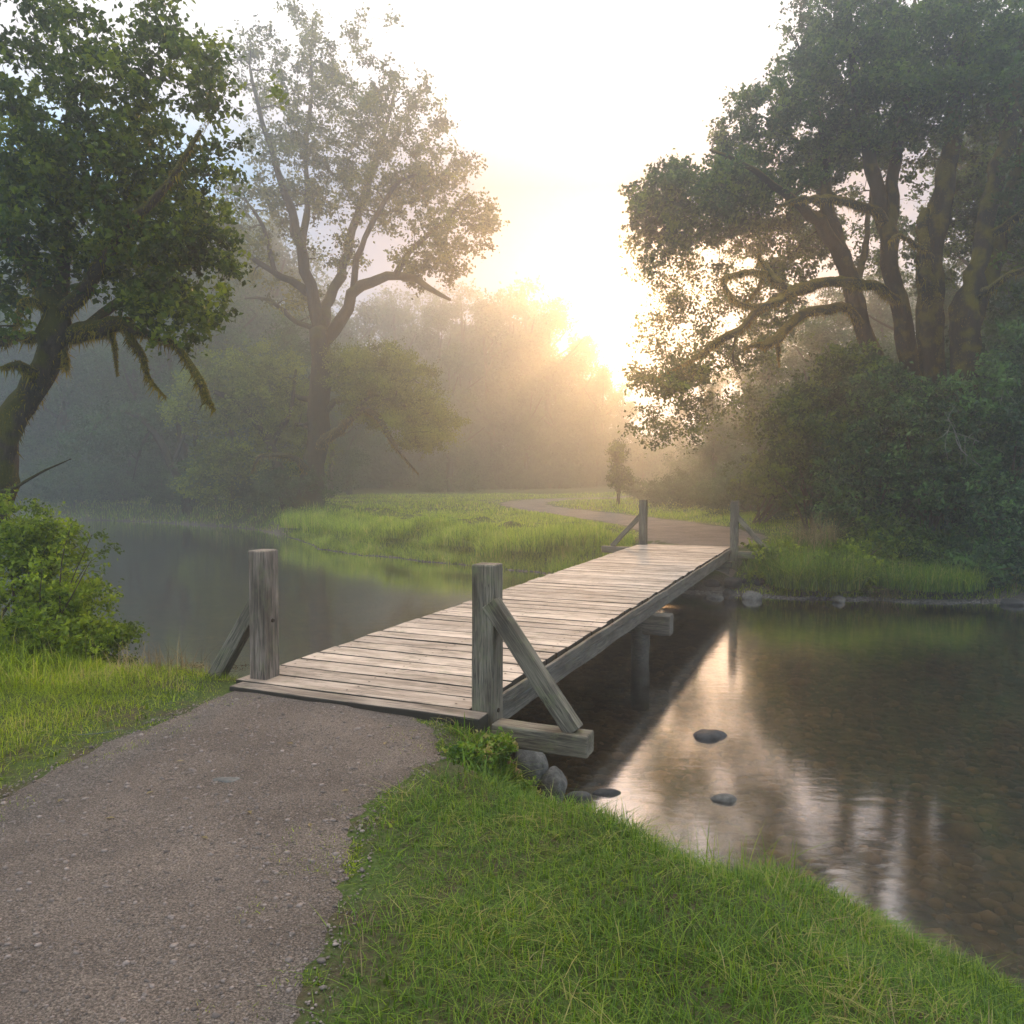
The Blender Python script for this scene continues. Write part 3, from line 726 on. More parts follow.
def pebbles(name, label, pts, rad, m, cat='pebbles'):
    bm = bmesh.new(); bmesh.ops.create_icosphere(bm, subdivisions=1, radius=1)
    base = np.array([q.co[:] for q in bm.verts]); F_ = np.array([[q.index for q in f.verts] for f in bm.faces]); bm.free()
    n = len(pts); k = len(base)
    sc_ = rad[:, None] * rng.uniform([.7, .7, .35], [1.3, 1.1, .7], (n, 3))
    a = rng.uniform(0, 6.28, n); c, s = np.cos(a), np.sin(a)
    B = base[None] * (1 + rng.normal(0, .09, (n, k, 1))) * sc_[:, None]
    X = B[..., 0] * c[:, None] - B[..., 1] * s[:, None]; Y = B[..., 0] * s[:, None] + B[..., 1] * c[:, None]
    V = np.stack([X, Y, B[..., 2]], -1) + pts[:, None]
    Fc = (F_[None] + (np.arange(n) * k)[:, None, None]).reshape(-1, 3)
    me = mesh_np(name, V.reshape(-1, 3), [Fc], v=np.repeat(rng.uniform(0, 1, n), len(F_)), smooth=True)
    return tag(link(name, me, m), label, cat, kind='stuff')
# stones on the bed
n = 9000
x = rng.uniform(-.5, 9.5, n); y = rng.uniform(3.2, 13.5, n); s = sdw(x, y); kk = s > .05
x, y = x[kk], y[kk]; rad = .02 + .07 * rng.uniform(0, 1, len(x)) ** 2.5 + .08 * (rng.uniform(0, 1, len(x)) > .985)
z = height(x, y)
rad = np.minimum(rad, np.maximum(.015, (W - z) * 1.1))
pebbles('creek_stones', 'brown stones lying under the clear shallow water', np.column_stack([x, y, z + rad * .1]), rad, M_bedst, 'stones')
# shoreline gravel
def shore_pts(n, box, smin, smax):
    x = rng.uniform(box[0], box[1], n); y = rng.uniform(box[2], box[3], n); s = -sdw(x, y); k = (s > smin) & (s < smax)
    return x[k], y[k]
x, y = shore_pts(60000, (2.5, 10, 14, 19), -.12, .12)
x2, y2 = shore_pts(60000, (-9, 3, 17, 31), -.15, .12)
x = np.r_[x, x2]; y = np.r_[y, y2]
rad = rng.uniform(.015, .05, len(x)); pebbles('shore_gravel', 'pale gravel strewn along the far waterline', np.column_stack([x, y, height(x, y) + rad * .2]), rad, M_grav)
x, y = shore_pts(9000, (-3.6, 3, 4.5, 9), -.3, .3)
rad = rng.uniform(.012, .045, len(x)); pebbles('bank_gravel', 'dark wet gravel at the foot of the near bank', np.column_stack([x, y, height(x, y) + rad * .2]), rad, M_bedst)
# chips on the path
n = 16000
y = 1.2 + rng.uniform(0, 1, n) ** 1.0 * 4.6; l = np.interp(y, PL_Y, PL_X); r = np.interp(y, PR_Y, PR_X); x = l + (r - l) * rng.uniform(-.02, 1.03, n)
lim = (np.column_stack([x, y]) - BO) @ U2
k = lim < -.02; x, y = x[k], y[k]
rad = rng.uniform(.0025, .006, len(x)) + .012 * rng.uniform(0, 1, len(x)) ** 14
pebbles('path_gravel', 'fine loose gravel on the near path', np.column_stack([x, y, height(x, y) + .009 + .006 * nz2(x, y, 6)]), rad, M_chip, 'gravel')
rock('stone', 'flat pale stone set flush in the middle of the near path', (P(228, 781, 4.2)[0], 4.2, -.040), (.08, .045, .010), M_rock, rough=.3)

# ------------------------------------------------------------------ grass
def blades(name, label, x, y, h, w, m, lean=.45, z=None, segs=3, cat='grass', bend=None, vv=None, kind='stuff', parent=None, curl=1.0):
    n = len(x)
    z = height(x, y) - .01 if z is None else z
    base = np.column_stack([x, y, z])
    a = rng.uniform(0, 2 * np.pi, n)
    ln = np.abs(rng.normal(0, lean, n)) * h
    dirv = np.column_stack([np.cos(a), np.sin(a), np.zeros(n)])
    if bend is not None: dirv = unit(dirv * .5 + bend)
    sd = np.column_stack([-dirv[:, 1], dirv[:, 0], np.zeros(n)])
    rot = rng.uniform(-.9, .9, n)[:, None]; sd = unit(sd * np.cos(rot) + dirv * np.sin(rot))
    ts = np.linspace(0, 1, segs + 1); rows = []
    for t in ts[:-1]:
        c = base + dirv * (ln * t ** 2)[:, None] + np.array([0, 0, 1]) * (h * (t - .28 * curl * t ** 2 * np.clip(ln / np.maximum(h, 1e-6), 0, 1.6)))[:, None]
        ww = (w * (1 - t ** 1.6) * .5)[:, None]
        rows += [c - sd * ww, c + sd * ww]
    rows.append(base + dirv * ln[:, None] + np.array([0, 0, 1]) * (h * (1 - .28 * curl * np.clip(ln / np.maximum(h, 1e-6), 0, 1.6)))[:, None])
    V = np.stack(rows, 1); k = V.shape[1]
    o = (np.arange(n) * k)[:, None]
    qs = [np.hstack([o + 2 * j, o + 2 * j + 1, o + 2 * j + 3, o + 2 * j + 2]) for j in range(segs - 1)]
    tr = np.hstack([o + k - 3, o + k - 2, o + k - 1])
    v = rng.uniform(0, 1, n) ** 1.2 if vv is None else vv
    me = mesh_np(name, V.reshape(-1, 3), qs + [tr], v=np.tile(v, segs), smooth=True)
    ob = link(name, me, m, parent)
    if kind: tag(ob, label, cat, kind=kind)
    return ob

def dens_noise(x, y, s, seed): return .5 + .5 * nz2(x, y, s, seed)
# near left verge
n = 150000
x = rng.uniform(-6.5, -1.7, n); y = rng.uniform(.6, 9.5, n)
pd = pathd(x, y); s = -sdw(x, y)
keep = (pd > -.06 + .22 * dens_noise(x, y, 5, 3) * rng.uniform(0, 1, n)) & (s > .02) & (x > -.72 * y - 1.2)
loc_ = np.column_stack([x, y]) - BO; Yl = loc_ @ U2; Xl = loc_ @ R2
keep &= ~((Xl > -2.05) & (Yl > -.02))
keep &= rng.uniform(0, 1, n) < np.where(pd < .5, .35 + 1.1 * pd, 1)
x, y, pd = x[keep], y[keep], pd[keep]
h = (.02 + .05 * rng.uniform(0, 1, len(x))) * (.5 + .9 * np.clip(pd / .7, 0, 1) + .9 * dens_noise(x, y, 2.4, 1) ** 2) 
blades('verge_grass', 'short yellow green grass on the near left verge between path and water', x, y, h, rng.uniform(.003, .006, len(x)), M_grassN, lean=1.35)
# near right verge and bank
n = 210000
x = rng.uniform(-1.2, 4.2, n); y = rng.uniform(.6, 6.6, n)
pd = pathd(x, y); s = -sdw(x, y)
loc_ = np.column_stack([x, y]) - BO; Yl = loc_ @ U2; Xl = loc_ @ R2
bare = np.exp(-(((x + .27) / .22) ** 2 + ((y - 4.4) / .17) ** 2))
keep = (pd > -.05 + .3 * dens_noise(x, y, 5, 5) * rng.uniform(0, 1, n)) & (s > .04) & ~((Xl < .3) & (Yl > -.03)) & (x < .72 * y + 1)
keep &= rng.uniform(0, 1, n) > bare * 1.2
keep &= rng.uniform(0, 1, n) < np.where(pd < .4, .5 + 1.6 * pd, 1)
x, y, pd, s = x[keep], y[keep], pd[keep], s[keep]
h = (.02 + .05 * rng.uniform(0, 1, len(x))) * (.5 + .6 * np.clip(pd / .5, 0, 1) + 1.0 * dens_noise(x, y, 2.8, 7) ** 2)
under = (np.abs((np.column_stack([x, y]) - BO) @ U2 - .19) < .25) & ((np.column_stack([x, y]) - BO) @ R2 > 0)
h = np.where(under, np.minimum(h, .09), h)
blades('bank_grass', 'lush short green grass on the near bank beside the right post', x, y, h, rng.uniform(.003, .006, len(x)), M_grassR, lean=1.45)
def scatter(n, x0, x1, y0, y1, pmin, smin, right):
    x = rng.uniform(x0, x1, n); y = rng.uniform(y0, y1, n); l_ = np.column_stack([x, y]) - BO
    k = (pathd(x, y) > pmin) & (-sdw(x, y) > smin) & ~((l_ @ R2 < .3) & (l_ @ R2 > -2.4) & (l_ @ U2 > -.03))
    return x[k], y[k]
x, y = scatter(5200, -1.1, 4, .8, 6, .0, .1, 1); k = dens_noise(x, y, 1.7, 11) > .52; x, y = x[k], y[k]
blades('dry_grass', 'dead straw blades mixed into the near right bank grass', x, y, rng.uniform(.03, .13, len(x)), rng.uniform(.003, .006, len(x)), M_grassD, lean=1.0, segs=3, cat='dry grass')
x, y = scatter(4200, -6.5, -1.7, .8, 9, .0, .1, 0); k = dens_noise(x, y, 1.5, 12) > .5; x, y = x[k], y[k]
blades('dry_grass', 'dead straw blades mixed into the near left verge', x, y, rng.uniform(.03, .14, len(x)), rng.uniform(.003, .006, len(x)), M_grassD, lean=1.0, segs=3, cat='dry grass')
x, y = scatter(9000, -1.1, 4, .8, 6, .06, .08, 1); k = dens_noise(x, y, 2.2, 21) > .55; x, y = x[k], y[k]
blades('clover', 'small broad leaved clover and weeds in the near right grass', x, y, rng.uniform(.02, .06, len(x)), rng.uniform(.012, .024, len(x)), M_leafS, lean=1.1, segs=2, cat='clover')
x, y = scatter(8000, -6, -1.7, .8, 9, .1, .08, 0); k = dens_noise(x, y, 2.0, 23) > .55; x, y = x[k], y[k]
blades('clover', 'small broad leaved clover and weeds in the near left verge', x, y, rng.uniform(.02, .07, len(x)), rng.uniform(.012, .024, len(x)), M_leafS, lean=1.1, segs=2, cat='clover')
n = 26000
y = rng.uniform(.8, 6, n); side = rng.uniform(0, 1, n) < .5; off_ = -.38 * rng.uniform(0, 1, n) ** 2.2
x = np.where(side, np.interp(y, PL_Y, PL_X) - off_, np.interp(y, PR_Y, PR_X) + off_); l_ = np.column_stack([x, y]) - BO
k = (l_ @ U2 < -.03) & (dens_noise(x, y, 4.5, 31) > .58); x, y = x[k][:6500], y[k][:6500]
blades('edge_grass', 'thin tufts of grass creeping in over both edges of the near path', x, y, rng.uniform(.012, .04, len(x)), rng.uniform(.003, .006, len(x)), M_grassN, lean=1.0)
# broad leafy weeds below the near right post
x = rng.normal(.05, .28, 2600); y = rng.normal(4.95, .22, 2600)
lX = (np.column_stack([x, y]) - BO)
k = ((lX @ U2) < .05) & (-sdw(x, y) > .1) & (pathd(x, y) > .12); x, y = x[k], y[k]
blades('bank_weeds', 'broad leafed green weeds crowding below the near right post', x, y, rng.uniform(.06, .16, len(x)), rng.uniform(.012, .022, len(x)), M_grassR, lean=.9, cat='weeds')
# long blades at the water's edge
x = []; y = []
for k in range(260):
    px = rng.uniform(590, 790); t = (px - 590) / 200
    x.append(.40 + 1.15 * t + rng.normal(0, .06)); y.append(4.60 - .05 * t + rng.normal(0, .07))
x = np.array(x); y = np.array(y)
blades('long_grass', 'long arching blades of grass at the near water edge', x, y, .18 + .36 * rng.uniform(0, 1, len(x)) ** 1.5, rng.uniform(.007, .013, len(x)), M_grassR, lean=.75, segs=6, curl=1.4, vv=rng.uniform(.3, .85, len(x)), z=height(x, y) - .01)
# tall rank grass around the left bush
x = rng.uniform(-6.5, -2.9, 12000); y = rng.uniform(5.8, 9.3, 12000)
s = -sdw(x, y); k = (s > .03) & (pathd(x, y) > .8 + .4 * rng.uniform(0, 1, len(x))) & (s < 2.1)
x, y = x[k], y[k]
hm = np.clip((-2.9 - x) / 1.6, .25, 1)
blades('rank_grass', 'tall rank grass along the near left bank below the bushes', x, y, rng.uniform(.14, .42, len(x)) * hm, rng.uniform(.006, .012, len(x)), M_grassN, lean=.6, segs=4)
# dry stalks by the left post
x = rng.normal(-2.95, .25, 260); y = rng.normal(6.75, .22, 260)
k = -sdw(x, y) > .05; x, y = x[k], y[k]
blades('dry_stalks', 'pale dry seed stalks beside the near left brace', x, y, rng.uniform(.15, .36, len(x)), rng.uniform(.004, .007, len(x)), M_grassD, lean=.7, segs=5, cat='dry grass')

# meadow beyond the creek
def meadow(n, y0, y1, hlo, hhi, wlo, whi, name, label, mt=M_grassF, xr=None, smin=.05, lean=.85, segs=3, wexp=1.0):
    y = y0 + (y1 - y0) * rng.uniform(0, 1, n) ** wexp
    x = rng.uniform(-.72, .72, n) * y if xr is None else rng.uniform(xr[0], xr[1], n)
    s = -sdw(x, y); pd = pathd(x, y)
    k = (s > smin) & (pd > .02 + .12 * rng.uniform(0, 1, n))
    lX = np.column_stack([x, y]) - BO; k &= ~((lX @ R2 > -2.1) & (lX @ R2 < .15) & (lX @ U2 < 13.25))
    x, y, s, pd = x[k], y[k], s[k], pd[k]
    edge = np.exp(-((s - .6) / .9) ** 2)
    h = rng.uniform(hlo, hhi, len(x)) * (.22 + .75 * dens_noise(x, y, .75, 2) ** 1.5 + .4 * dens_noise(x, y, 2.1, 4) ** 2) * (1 + .5 * edge) * np.clip(.35 + pd * .6, .3, 1)
    return blades(name, label, x, y, h, rng.uniform(wlo, whi, len(x)), mt, lean=lean, segs=segs)
meadow(220000, 15.5, 32, .06, .26, .010, .018, 'meadow_grass', 'dewy yellow green meadow grass beyond the bridge', wexp=1.1)
meadow(90000, 30, 62, .10, .34, .020, .035, 'meadow_grass', 'pale misty grass at the back of the meadow')
x, y = shore_pts(420000, (-9, 3.2, 17, 31), -.02, 1.9)
l_ = np.column_stack([x, y]) - BO; k = ~((l_ @ R2 > -2.1) & (l_ @ R2 < .15) & (l_ @ U2 < 13.25)) & (pathd(x, y) > .1); x, y = x[k], y[k]
k = rng.uniform(0, 1, len(x)) < 48000 / max(1, len(x)); x, y = x[k], y[k]
blades('bank_grass', 'soft tufted grass hanging to the water on the far left bank', x, y, rng.uniform(.12, .42, len(x)) * (.45 + .8 * dens_noise(x, y, 1.6, 14)), rng.uniform(.011, .018, len(x)), M_grassF, lean=1.0, segs=4)
# tussocks overhanging the far bank
def tussock(name, label, c, n, r, h, mt, w=.013, lean=.8, group=None, cat='grass tussock', segs=5):
    e = empty(name, (c[0], c[1], float(height(c[0], c[1])[0]) if np.ndim(height(c[0], c[1])) else float(height(c[0], c[1]))))
    a = rng.uniform(0, 6.28, n); q = np.sqrt(rng.uniform(0, 1, n)) * r
    x = q * np.cos(a); y = q * np.sin(a)
    ob = blades('blades', None, x, y, rng.uniform(.6, 1, n) * h, np.full(n, w), mt, lean=lean, segs=segs, z=np.zeros(n) - .03, kind=None, parent=e)
    tag(e, label, cat, group)
    return e
for px, py, d, r, h in [(400, 556, 24.0, .5, .5), (435, 560, 22.9, .35, .42), (470, 560, 22.6, .7, .6), (505, 566, 21.2, .7, .62), (540, 566, 20.6, .8, .62), (360, 548, 26, .8, .6), (330, 542, 28.5, .9, .65), (305, 535, 31, .9, .7), (575, 560, 20.3, .7, .55)]:
    p = P(px, py, d)
    tussock('grass_tussock', 'rounded soft green tussock on the far bank left of the bridge', (p[0], p[1] + .5), 1500, r * 1.2, h * 1.25, M_grassF, group='tussocks along the far left bank', w=.016)
tussock('grass_tussock', 'big tussock of long drooping green blades at the water below the right thicket', (6.15, 16.2), 2400, .95, 1.0, M_grassR, .016, 1.1)
tussock('grass_tussock', 'bright green feathery tussock touching the water at the far right', (8.2, 15.9), 2600, 1.1, .7, M_grassR, .013, .8)
tussock('grass_tussock', 'straw coloured drooping seed grass on the far right bank', (6.5, 17.1), 420, .45, 1.0, M_grassD, .012, .9)
tussock('grass_tussock', 'small pale drooping plume grass hanging to the water', (7.35, 15.75), 200, .3, .6, M_grassD, .011, 1.1)
x, y = shore_pts(60000, (4.5, 14, 15, 20.5), .35, 3.2); k = pathd(x, y) > .2; x, y = x[k], y[k]
blades('bank_grass', 'deep green tall grass on the far right bank', x, y, rng.uniform(.15, .6, len(x)) * (.5 + .7 * dens_noise(x, y, 1.4, 5)), rng.uniform(.012, .02, len(x)), M_grassR, lean=.95, segs=4)
x, y = shore_pts(30000, (-30, -5, 24, 50), .05, 2.5)
blades('bank_grass', 'shaded grass along the far left shore', x, y, rng.uniform(.2, .55, len(x)), rng.uniform(.02, .035, len(x)), M_grassR, lean=.7)

# ------------------------------------------------------------------ trees
def gz(x, y): return float(np.ravel(height(np.array([x]), np.array([y])))[0])

# --- left foreground tree
def left_tree():
    D = 9.0
    b = P(-62, 622, D); b[2] = gz(b[0], b[1]) - .05
    T = Tree('mossy_tree', 'leaning moss draped tree with dense green crown at the left water edge', base=tuple(b)); T.mscale = .8
    q = lambda a, bb, d=0: P(a, bb, D + d)
    T.limb([b, q(-38, 560), q(-12, 505), q(3, 470), q(13, 431), q(30, 396), q(46, 362), q(56, 332), q(61, 308)], [.26, .22, .19, .17, .155, .145, .15, .17, .12], k=14, wob=.14, step=.12, moss=40)
    T.limb([q(58, 322), q(45, 300), q(37, 281), q(20, 245), q(0, 229, -.2), q(-30, 180, -.4), q(-60, 100, -.6)], [.12, .13, .08, .07, .06, .05, .03], moss=70, step=.1)
    T.limb([q(60, 330), q(40, 338, .1), q(20, 336, .2), q(-5, 342, .3), q(-40, 330, .5)], [.09, .07, .06, .055, .04], moss=60, step=.1)
    T.limb([q(42, 368), q(31, 371, -.2), q(18, 366, -.4), q(5, 367, -.6)], [.06, .055, .045, .02], moss=60, step=.1)
    T.limb([q(55, 318), q(30, 300, -.3), q(20, 312, -.4), q(16, 326, -.45)], [.05, .04, .03, .02], moss=70, step=.1)
    T.limb([q(58, 334), q(80, 330, -.1), q(103, 328, -.2), q(126, 323, -.3), q(138, 330, -.35), q(152, 338, -.4), q(169, 341, -.5), q(186, 358, -.55), q(199, 381, -.6), q(207, 397, -.6), q(213, 408, -.6)],
           [.10, .10, .10, .075, .06, .035, .03, .03, .04, .035, .012], moss=60, step=.08)
    T.limb([q(126, 324, -.3), q(134, 340, -.3), q(142, 358, -.35), q(147, 376, -.35), q(163, 394, -.4)], [.06, .05, .035, .02, .005], moss=70, step=.08)
    T.limb([q(110, 328, -.2), q(114, 345, -.2), q(117, 371, -.2)], [.03, .025, .006], moss=80, step=.08)
    T.limb([q(62, 350), q(65, 362, -.1), q(67, 368, -.1)], [.05, .03, .008], moss=80, step=.06)
    T.limb([q(60, 318), q(62, 300, .2), q(60, 284, .3), q(66, 240, .5), q(60, 180, .7), q(70, 90, .9), q(60, 20, 1)], [.11, .10, .09, .07, .05, .035, .02], moss=40)
    T.limb([q(63, 312), q(80, 300, -.2), q(100, 262, -.5), q(130, 225, -.8), q(170, 180, -1), q(200, 130, -1)], [.09, .08, .06, .05, .035, .02], moss=40)
    T.limb([q(90, 325, -.1), q(120, 300, .5), q(150, 280, 1), q(190, 260, 1.3), q(215, 250, 1.5)], [.06, .05, .04, .03, .02], moss=20)
    T.limb([q(-8, 495, -.1), q(20, 484, -.3), q(45, 470, -.5), q(71, 459, -.7)], [.025, .018, .012, .005], step=.1)
    blobs = [(q(115, 230), (1.15, 1.3, .85), 1.3), (q(170, 270), (.75, 1.0, .75), .8), (q(185, 310, -.2), (.55, .7, .4), .45), (q(60, 220), (1.1, 1.2, .6), .8), (q(150, 175), (1.1, 1.2, .6), .9),
             (q(60, 130), (1.5, 1.5, .8), 1.1), (q(160, 90), (1.1, 1.3, .8), .7), (q(0, 200), (.9, 1.1, .9), .55), (q(-20, 60), (1.3, 1.5, .9), .6), (q(5, 340, -.6), (.3, .4, .35), .10), (q(90, 20), (1.4, 1.4, .6), .6), (q(-60, 230), (.9, 1, 1), .3), (q(5, 290, .4), (.4, .4, .25), .1)]
    tg = blob_pts(blobs, 760, 2.2)
    T.grow(tg, r0=.03, r1=.003, k=4)
    T.leaves(tg, 60, .13, .072, M_leafL, up=.3, aspect=.66)
    return T.finish(M_barkL, M_moss)
left_tree()

# --- misty middle tree
def mid_tree():
    D = 36.0
    b = P(309, 507, D); b[2] = gz(b[0], b[1]) - .05
    T = Tree('tall_tree', 'tall forked tree in mist on the far bank with a rounded low bough', base=tuple(b)); T.mscale = 1.8
    q = lambda a, bb, d=0: P(a, bb, D + d)
    T.limb([b, q(311, 490), q(314, 465), q(317, 430), q(318, 397), q(320, 358), q(321, 331)], [.75, .58, .5, .46, .45, .45, .5], k=14, step=.5)
    T.limb([q(320, 340), q(315, 304), q(306, 271, -.5), q(300, 245, -.8), q(290, 208, -1), q(280, 178, -1.5), q(262, 120, -2), q(250, 70, -2)], [.32, .28, .24, .22, .18, .14, .10, .06], step=.5)
    T.limb([q(301, 248, -.8), q(306, 220, 0), q(308, 198, .5), q(306, 150, 1), q(312, 90, 1), q(310, 50, 1)], [.18, .16, .13, .10, .07, .04], step=.5)
    T.limb([q(322, 335), q(328, 300, 1), q(340, 275, 1.5), q(353, 231, 2), q(363, 198, 2), q(380, 150, 2), q(395, 90, 2)], [.3, .26, .24, .2, .16, .12, .06], step=.5)
    T.limb([q(325, 340), q(340, 320, -.5), q(353, 294, -1), q(373, 280, -1.5), q(403, 275, -2), q(429, 287, -2.5), q(450, 300, -3)], [.3, .26, .24, .22, .17, .12, .06], step=.5)
    T.limb([q(395, 276, -2), q(410, 252, -2), q(430, 232, -2.5), q(455, 210, -3), q(470, 195, -3)], [.15, .12, .1, .07, .04], step=.5)
    T.limb([q(353, 294, -1), q(356, 260, -1.5), q(372, 225, -2), q(400, 180, -2), q(430, 175, -2)], [.16, .14, .12, .08, .05], step=.5)
    T.limb([q(307, 292), q(290, 281, -1), q(273, 271, -1.5), q(247, 255, -2.5), q(225, 250, -3)], [.2, .16, .14, .1, .05], step=.5)
    T.limb([q(275, 273, -1.5), q(262, 225, -2), q(245, 200, -2.5)], [.11, .08, .04], step=.5)
    T.limb([q(318, 330), q(290, 318, 1), q(270, 300, 2), q(245, 298, 2.5)], [.14, .11, .09, .04], step=.5)
    # low right bough with the rounded crown
    T.limb([q(317, 447), q(330, 437, -.5), q(345, 425, -1), q(355, 412, -1.3), q(368, 410, -1.6), q(383, 424, -2), q(391, 440, -2), q(402, 455, -2.2), q(415, 470, -2.4)], [.26, .22, .18, .16, .14, .12, .10, .05, .02], step=.3, moss=60)
    T.limb([q(320, 415), q(335, 402, 0), q(352, 396, .5), q(380, 385, 1), q(410, 380, 1)], [.16, .13, .1, .07, .04], step=.5)
    T.limb([q(355, 412, -1.3), q(370, 395, -1.5), q(395, 400, -2), q(420, 415, -2)], [.12, .09, .07, .04], step=.5)
    T.limb([q(318, 400), q(330, 380, .5), q(350, 365, 1), q(375, 355, 1)], [.14, .1, .08, .04], step=.5)
    T.limb([q(312, 478), q(302, 465, -1), q(290, 457, -1.5), q(272, 455, -2), q(258, 458, -2.2), q(253, 470, -2.3)], [.18, .15, .12, .10, .07, .03], step=.3, moss=60)
    T.limb([q(318, 400), q(300, 398, 1), q(275, 385, 2), q(255, 372, 2)], [.14, .11, .08, .05], step=.5)
    T.limb([q(318, 420), q(298, 425, 1.5), q(280, 410, 2)], [.12, .09, .05], step=.5)
    top = [(q(300, 180), (3.0, 3.5, 1.8), 1), (q(370, 200), (2.8, 3.2, 1.7), .9), (q(430, 190, -1), (2.0, 2.5, 1.1), .55), (q(455, 235, -2), (1.9, 2.2, 1.4), .62), (q(425, 268, -2), (1.6, 2, .9), .28), (q(480, 215, -2), (.9, 1.5, .9), .15), (q(250, 215, -1), (2.2, 2.5, 1.7), .55), (q(240, 265, -2), (1.6, 2, 1.0), .22),
           (q(340, 130), (4.2, 4, 1.8), 1.2), (q(290, 75), (3.6, 3.6, 1.6), .7), (q(400, 110), (2.6, 3, 1.5), .5), (q(330, 40), (2.6, 3, 1.2), .4), (q(440, 165, -1), (1.8, 2, .8), .3), (q(340, 255), (1.4, 2, 1.2), .18), (q(290, 300, 1), (1.6, 1.6, 1.0), .18)]
    tg = blob_pts(top, 820, 2.5)
    low = [(q(385, 385, -.5), (2.3, 2.6, 1.9), 1), (q(425, 425, -1.5), (1.5, 2.2, 1.35), .65), (q(360, 370), (1.6, 2, 1.2), .4)]
    tl = blob_pts(low, 420)
    tl[:, 2] = np.maximum(tl[:, 2], q(0, 455)[2])
    lo2 = blob_pts([(q(265, 395, 1.5), (2.2, 2.2, 2.4), 1), (q(295, 440, 2), (1.8, 1.8, 2.0), .5)], 220)
    T.grow(np.vstack([tg, tl, lo2]), r0=.07, r1=.012, k=4)
    T.leaves(tg, 62, .30, .15, M_leafM, aspect=.66)
    T.leaves(np.vstack([tl, lo2]), 190, .32, .11, M_leafW, name='lower_crown', label='soft lighter green rounded lower foliage', aspect=.4)
    return T.finish(M_barkM, M_moss)
mid_tree()

def arch_tree(name, label, pts, rad, D, blobs, n, mt, extra=()):
    q = lambda a, bb, d=0: P(a, bb, D + d)
    P0 = [q(*p) for p in pts]; P0[0][2] = gz(P0[0][0], P0[0][1]) - .1
    T = Tree(name, label, 'leaning trees on the far left shore', base=tuple(P0[0])); T.mscale = 1.8
    T.limb(P0, rad, k=9, step=.4)
    for e, r in extra: T.limb([q(*p) for p in e], r, k=7, step=.4)
    tg = blob_pts([(q(*c), r, w) for c, r, w in blobs], n, 2.0)
    T.grow(tg, r0=.05, r1=.01, k=4)
    T.leaves(tg, 70, .32, .14, mt, aspect=.6)
    T.finish(M_barkM)
arch_tree('leaning_tree', 'thin leaning tree arching left over the far water under the moss draped crown', [(188, 521), (178, 480), (160, 440), (140, 418), (118, 412), (98, 425), (85, 445)], [.25, .2, .17, .14, .1, .07, .03], 40.5,
    [((120, 430), (2.4, 2, 1.3), 1), ((85, 450), (1.6, 1.8, 1.2), .6), ((160, 405), (1.8, 1.8, 1.0), .6), ((60, 480), (1.5, 1.5, 1.0), .5)], 200, M_leafB, [([(150, 428), (140, 450), (133, 480)], [.09, .06, .03]), ([(172, 465), (185, 430), (190, 395)], [.12, .09, .04])])
arch_tree('leaning_tree', 'slim tree with twin upright stems on the far left shore beside the tall forked tree', [(196, 519), (188, 470), (180, 430), (172, 380), (168, 330)], [.24, .2, .16, .12, .06], 41.5,
    [((170, 330), (2.2, 2, 1.6), 1), ((200, 300), (2, 2, 1.5), .7), ((140, 350), (1.6, 1.6, 1.1), .4), ((190, 380), (1.6, 1.6, 1.0), .3)], 190, M_leafB, [([(194, 505), (196, 450), (193, 400), (196, 350)], [.16, .13, .1, .05])])
arch_tree('leaning_tree', 'low spreading tree reaching left from beside the tall forked tree base', [(288, 512), (280, 470), (262, 430), (240, 405), (215, 392), (195, 396)], [.3, .26, .2, .16, .1, .04], 36.5,
    [((235, 380), (2.4, 2, 1.4), 1), ((205, 410), (1.8, 1.8, 1.2), .8), ((265, 400), (1.8, 1.8, 1.3), .7), ((240, 450), (2, 1.8, 1.3), .8), ((215, 480), (1.6, 1.5, 1.0), .6)], 300, M_leafW, [([(272, 445), (290, 410), (296, 370)], [.14, .1, .05])])

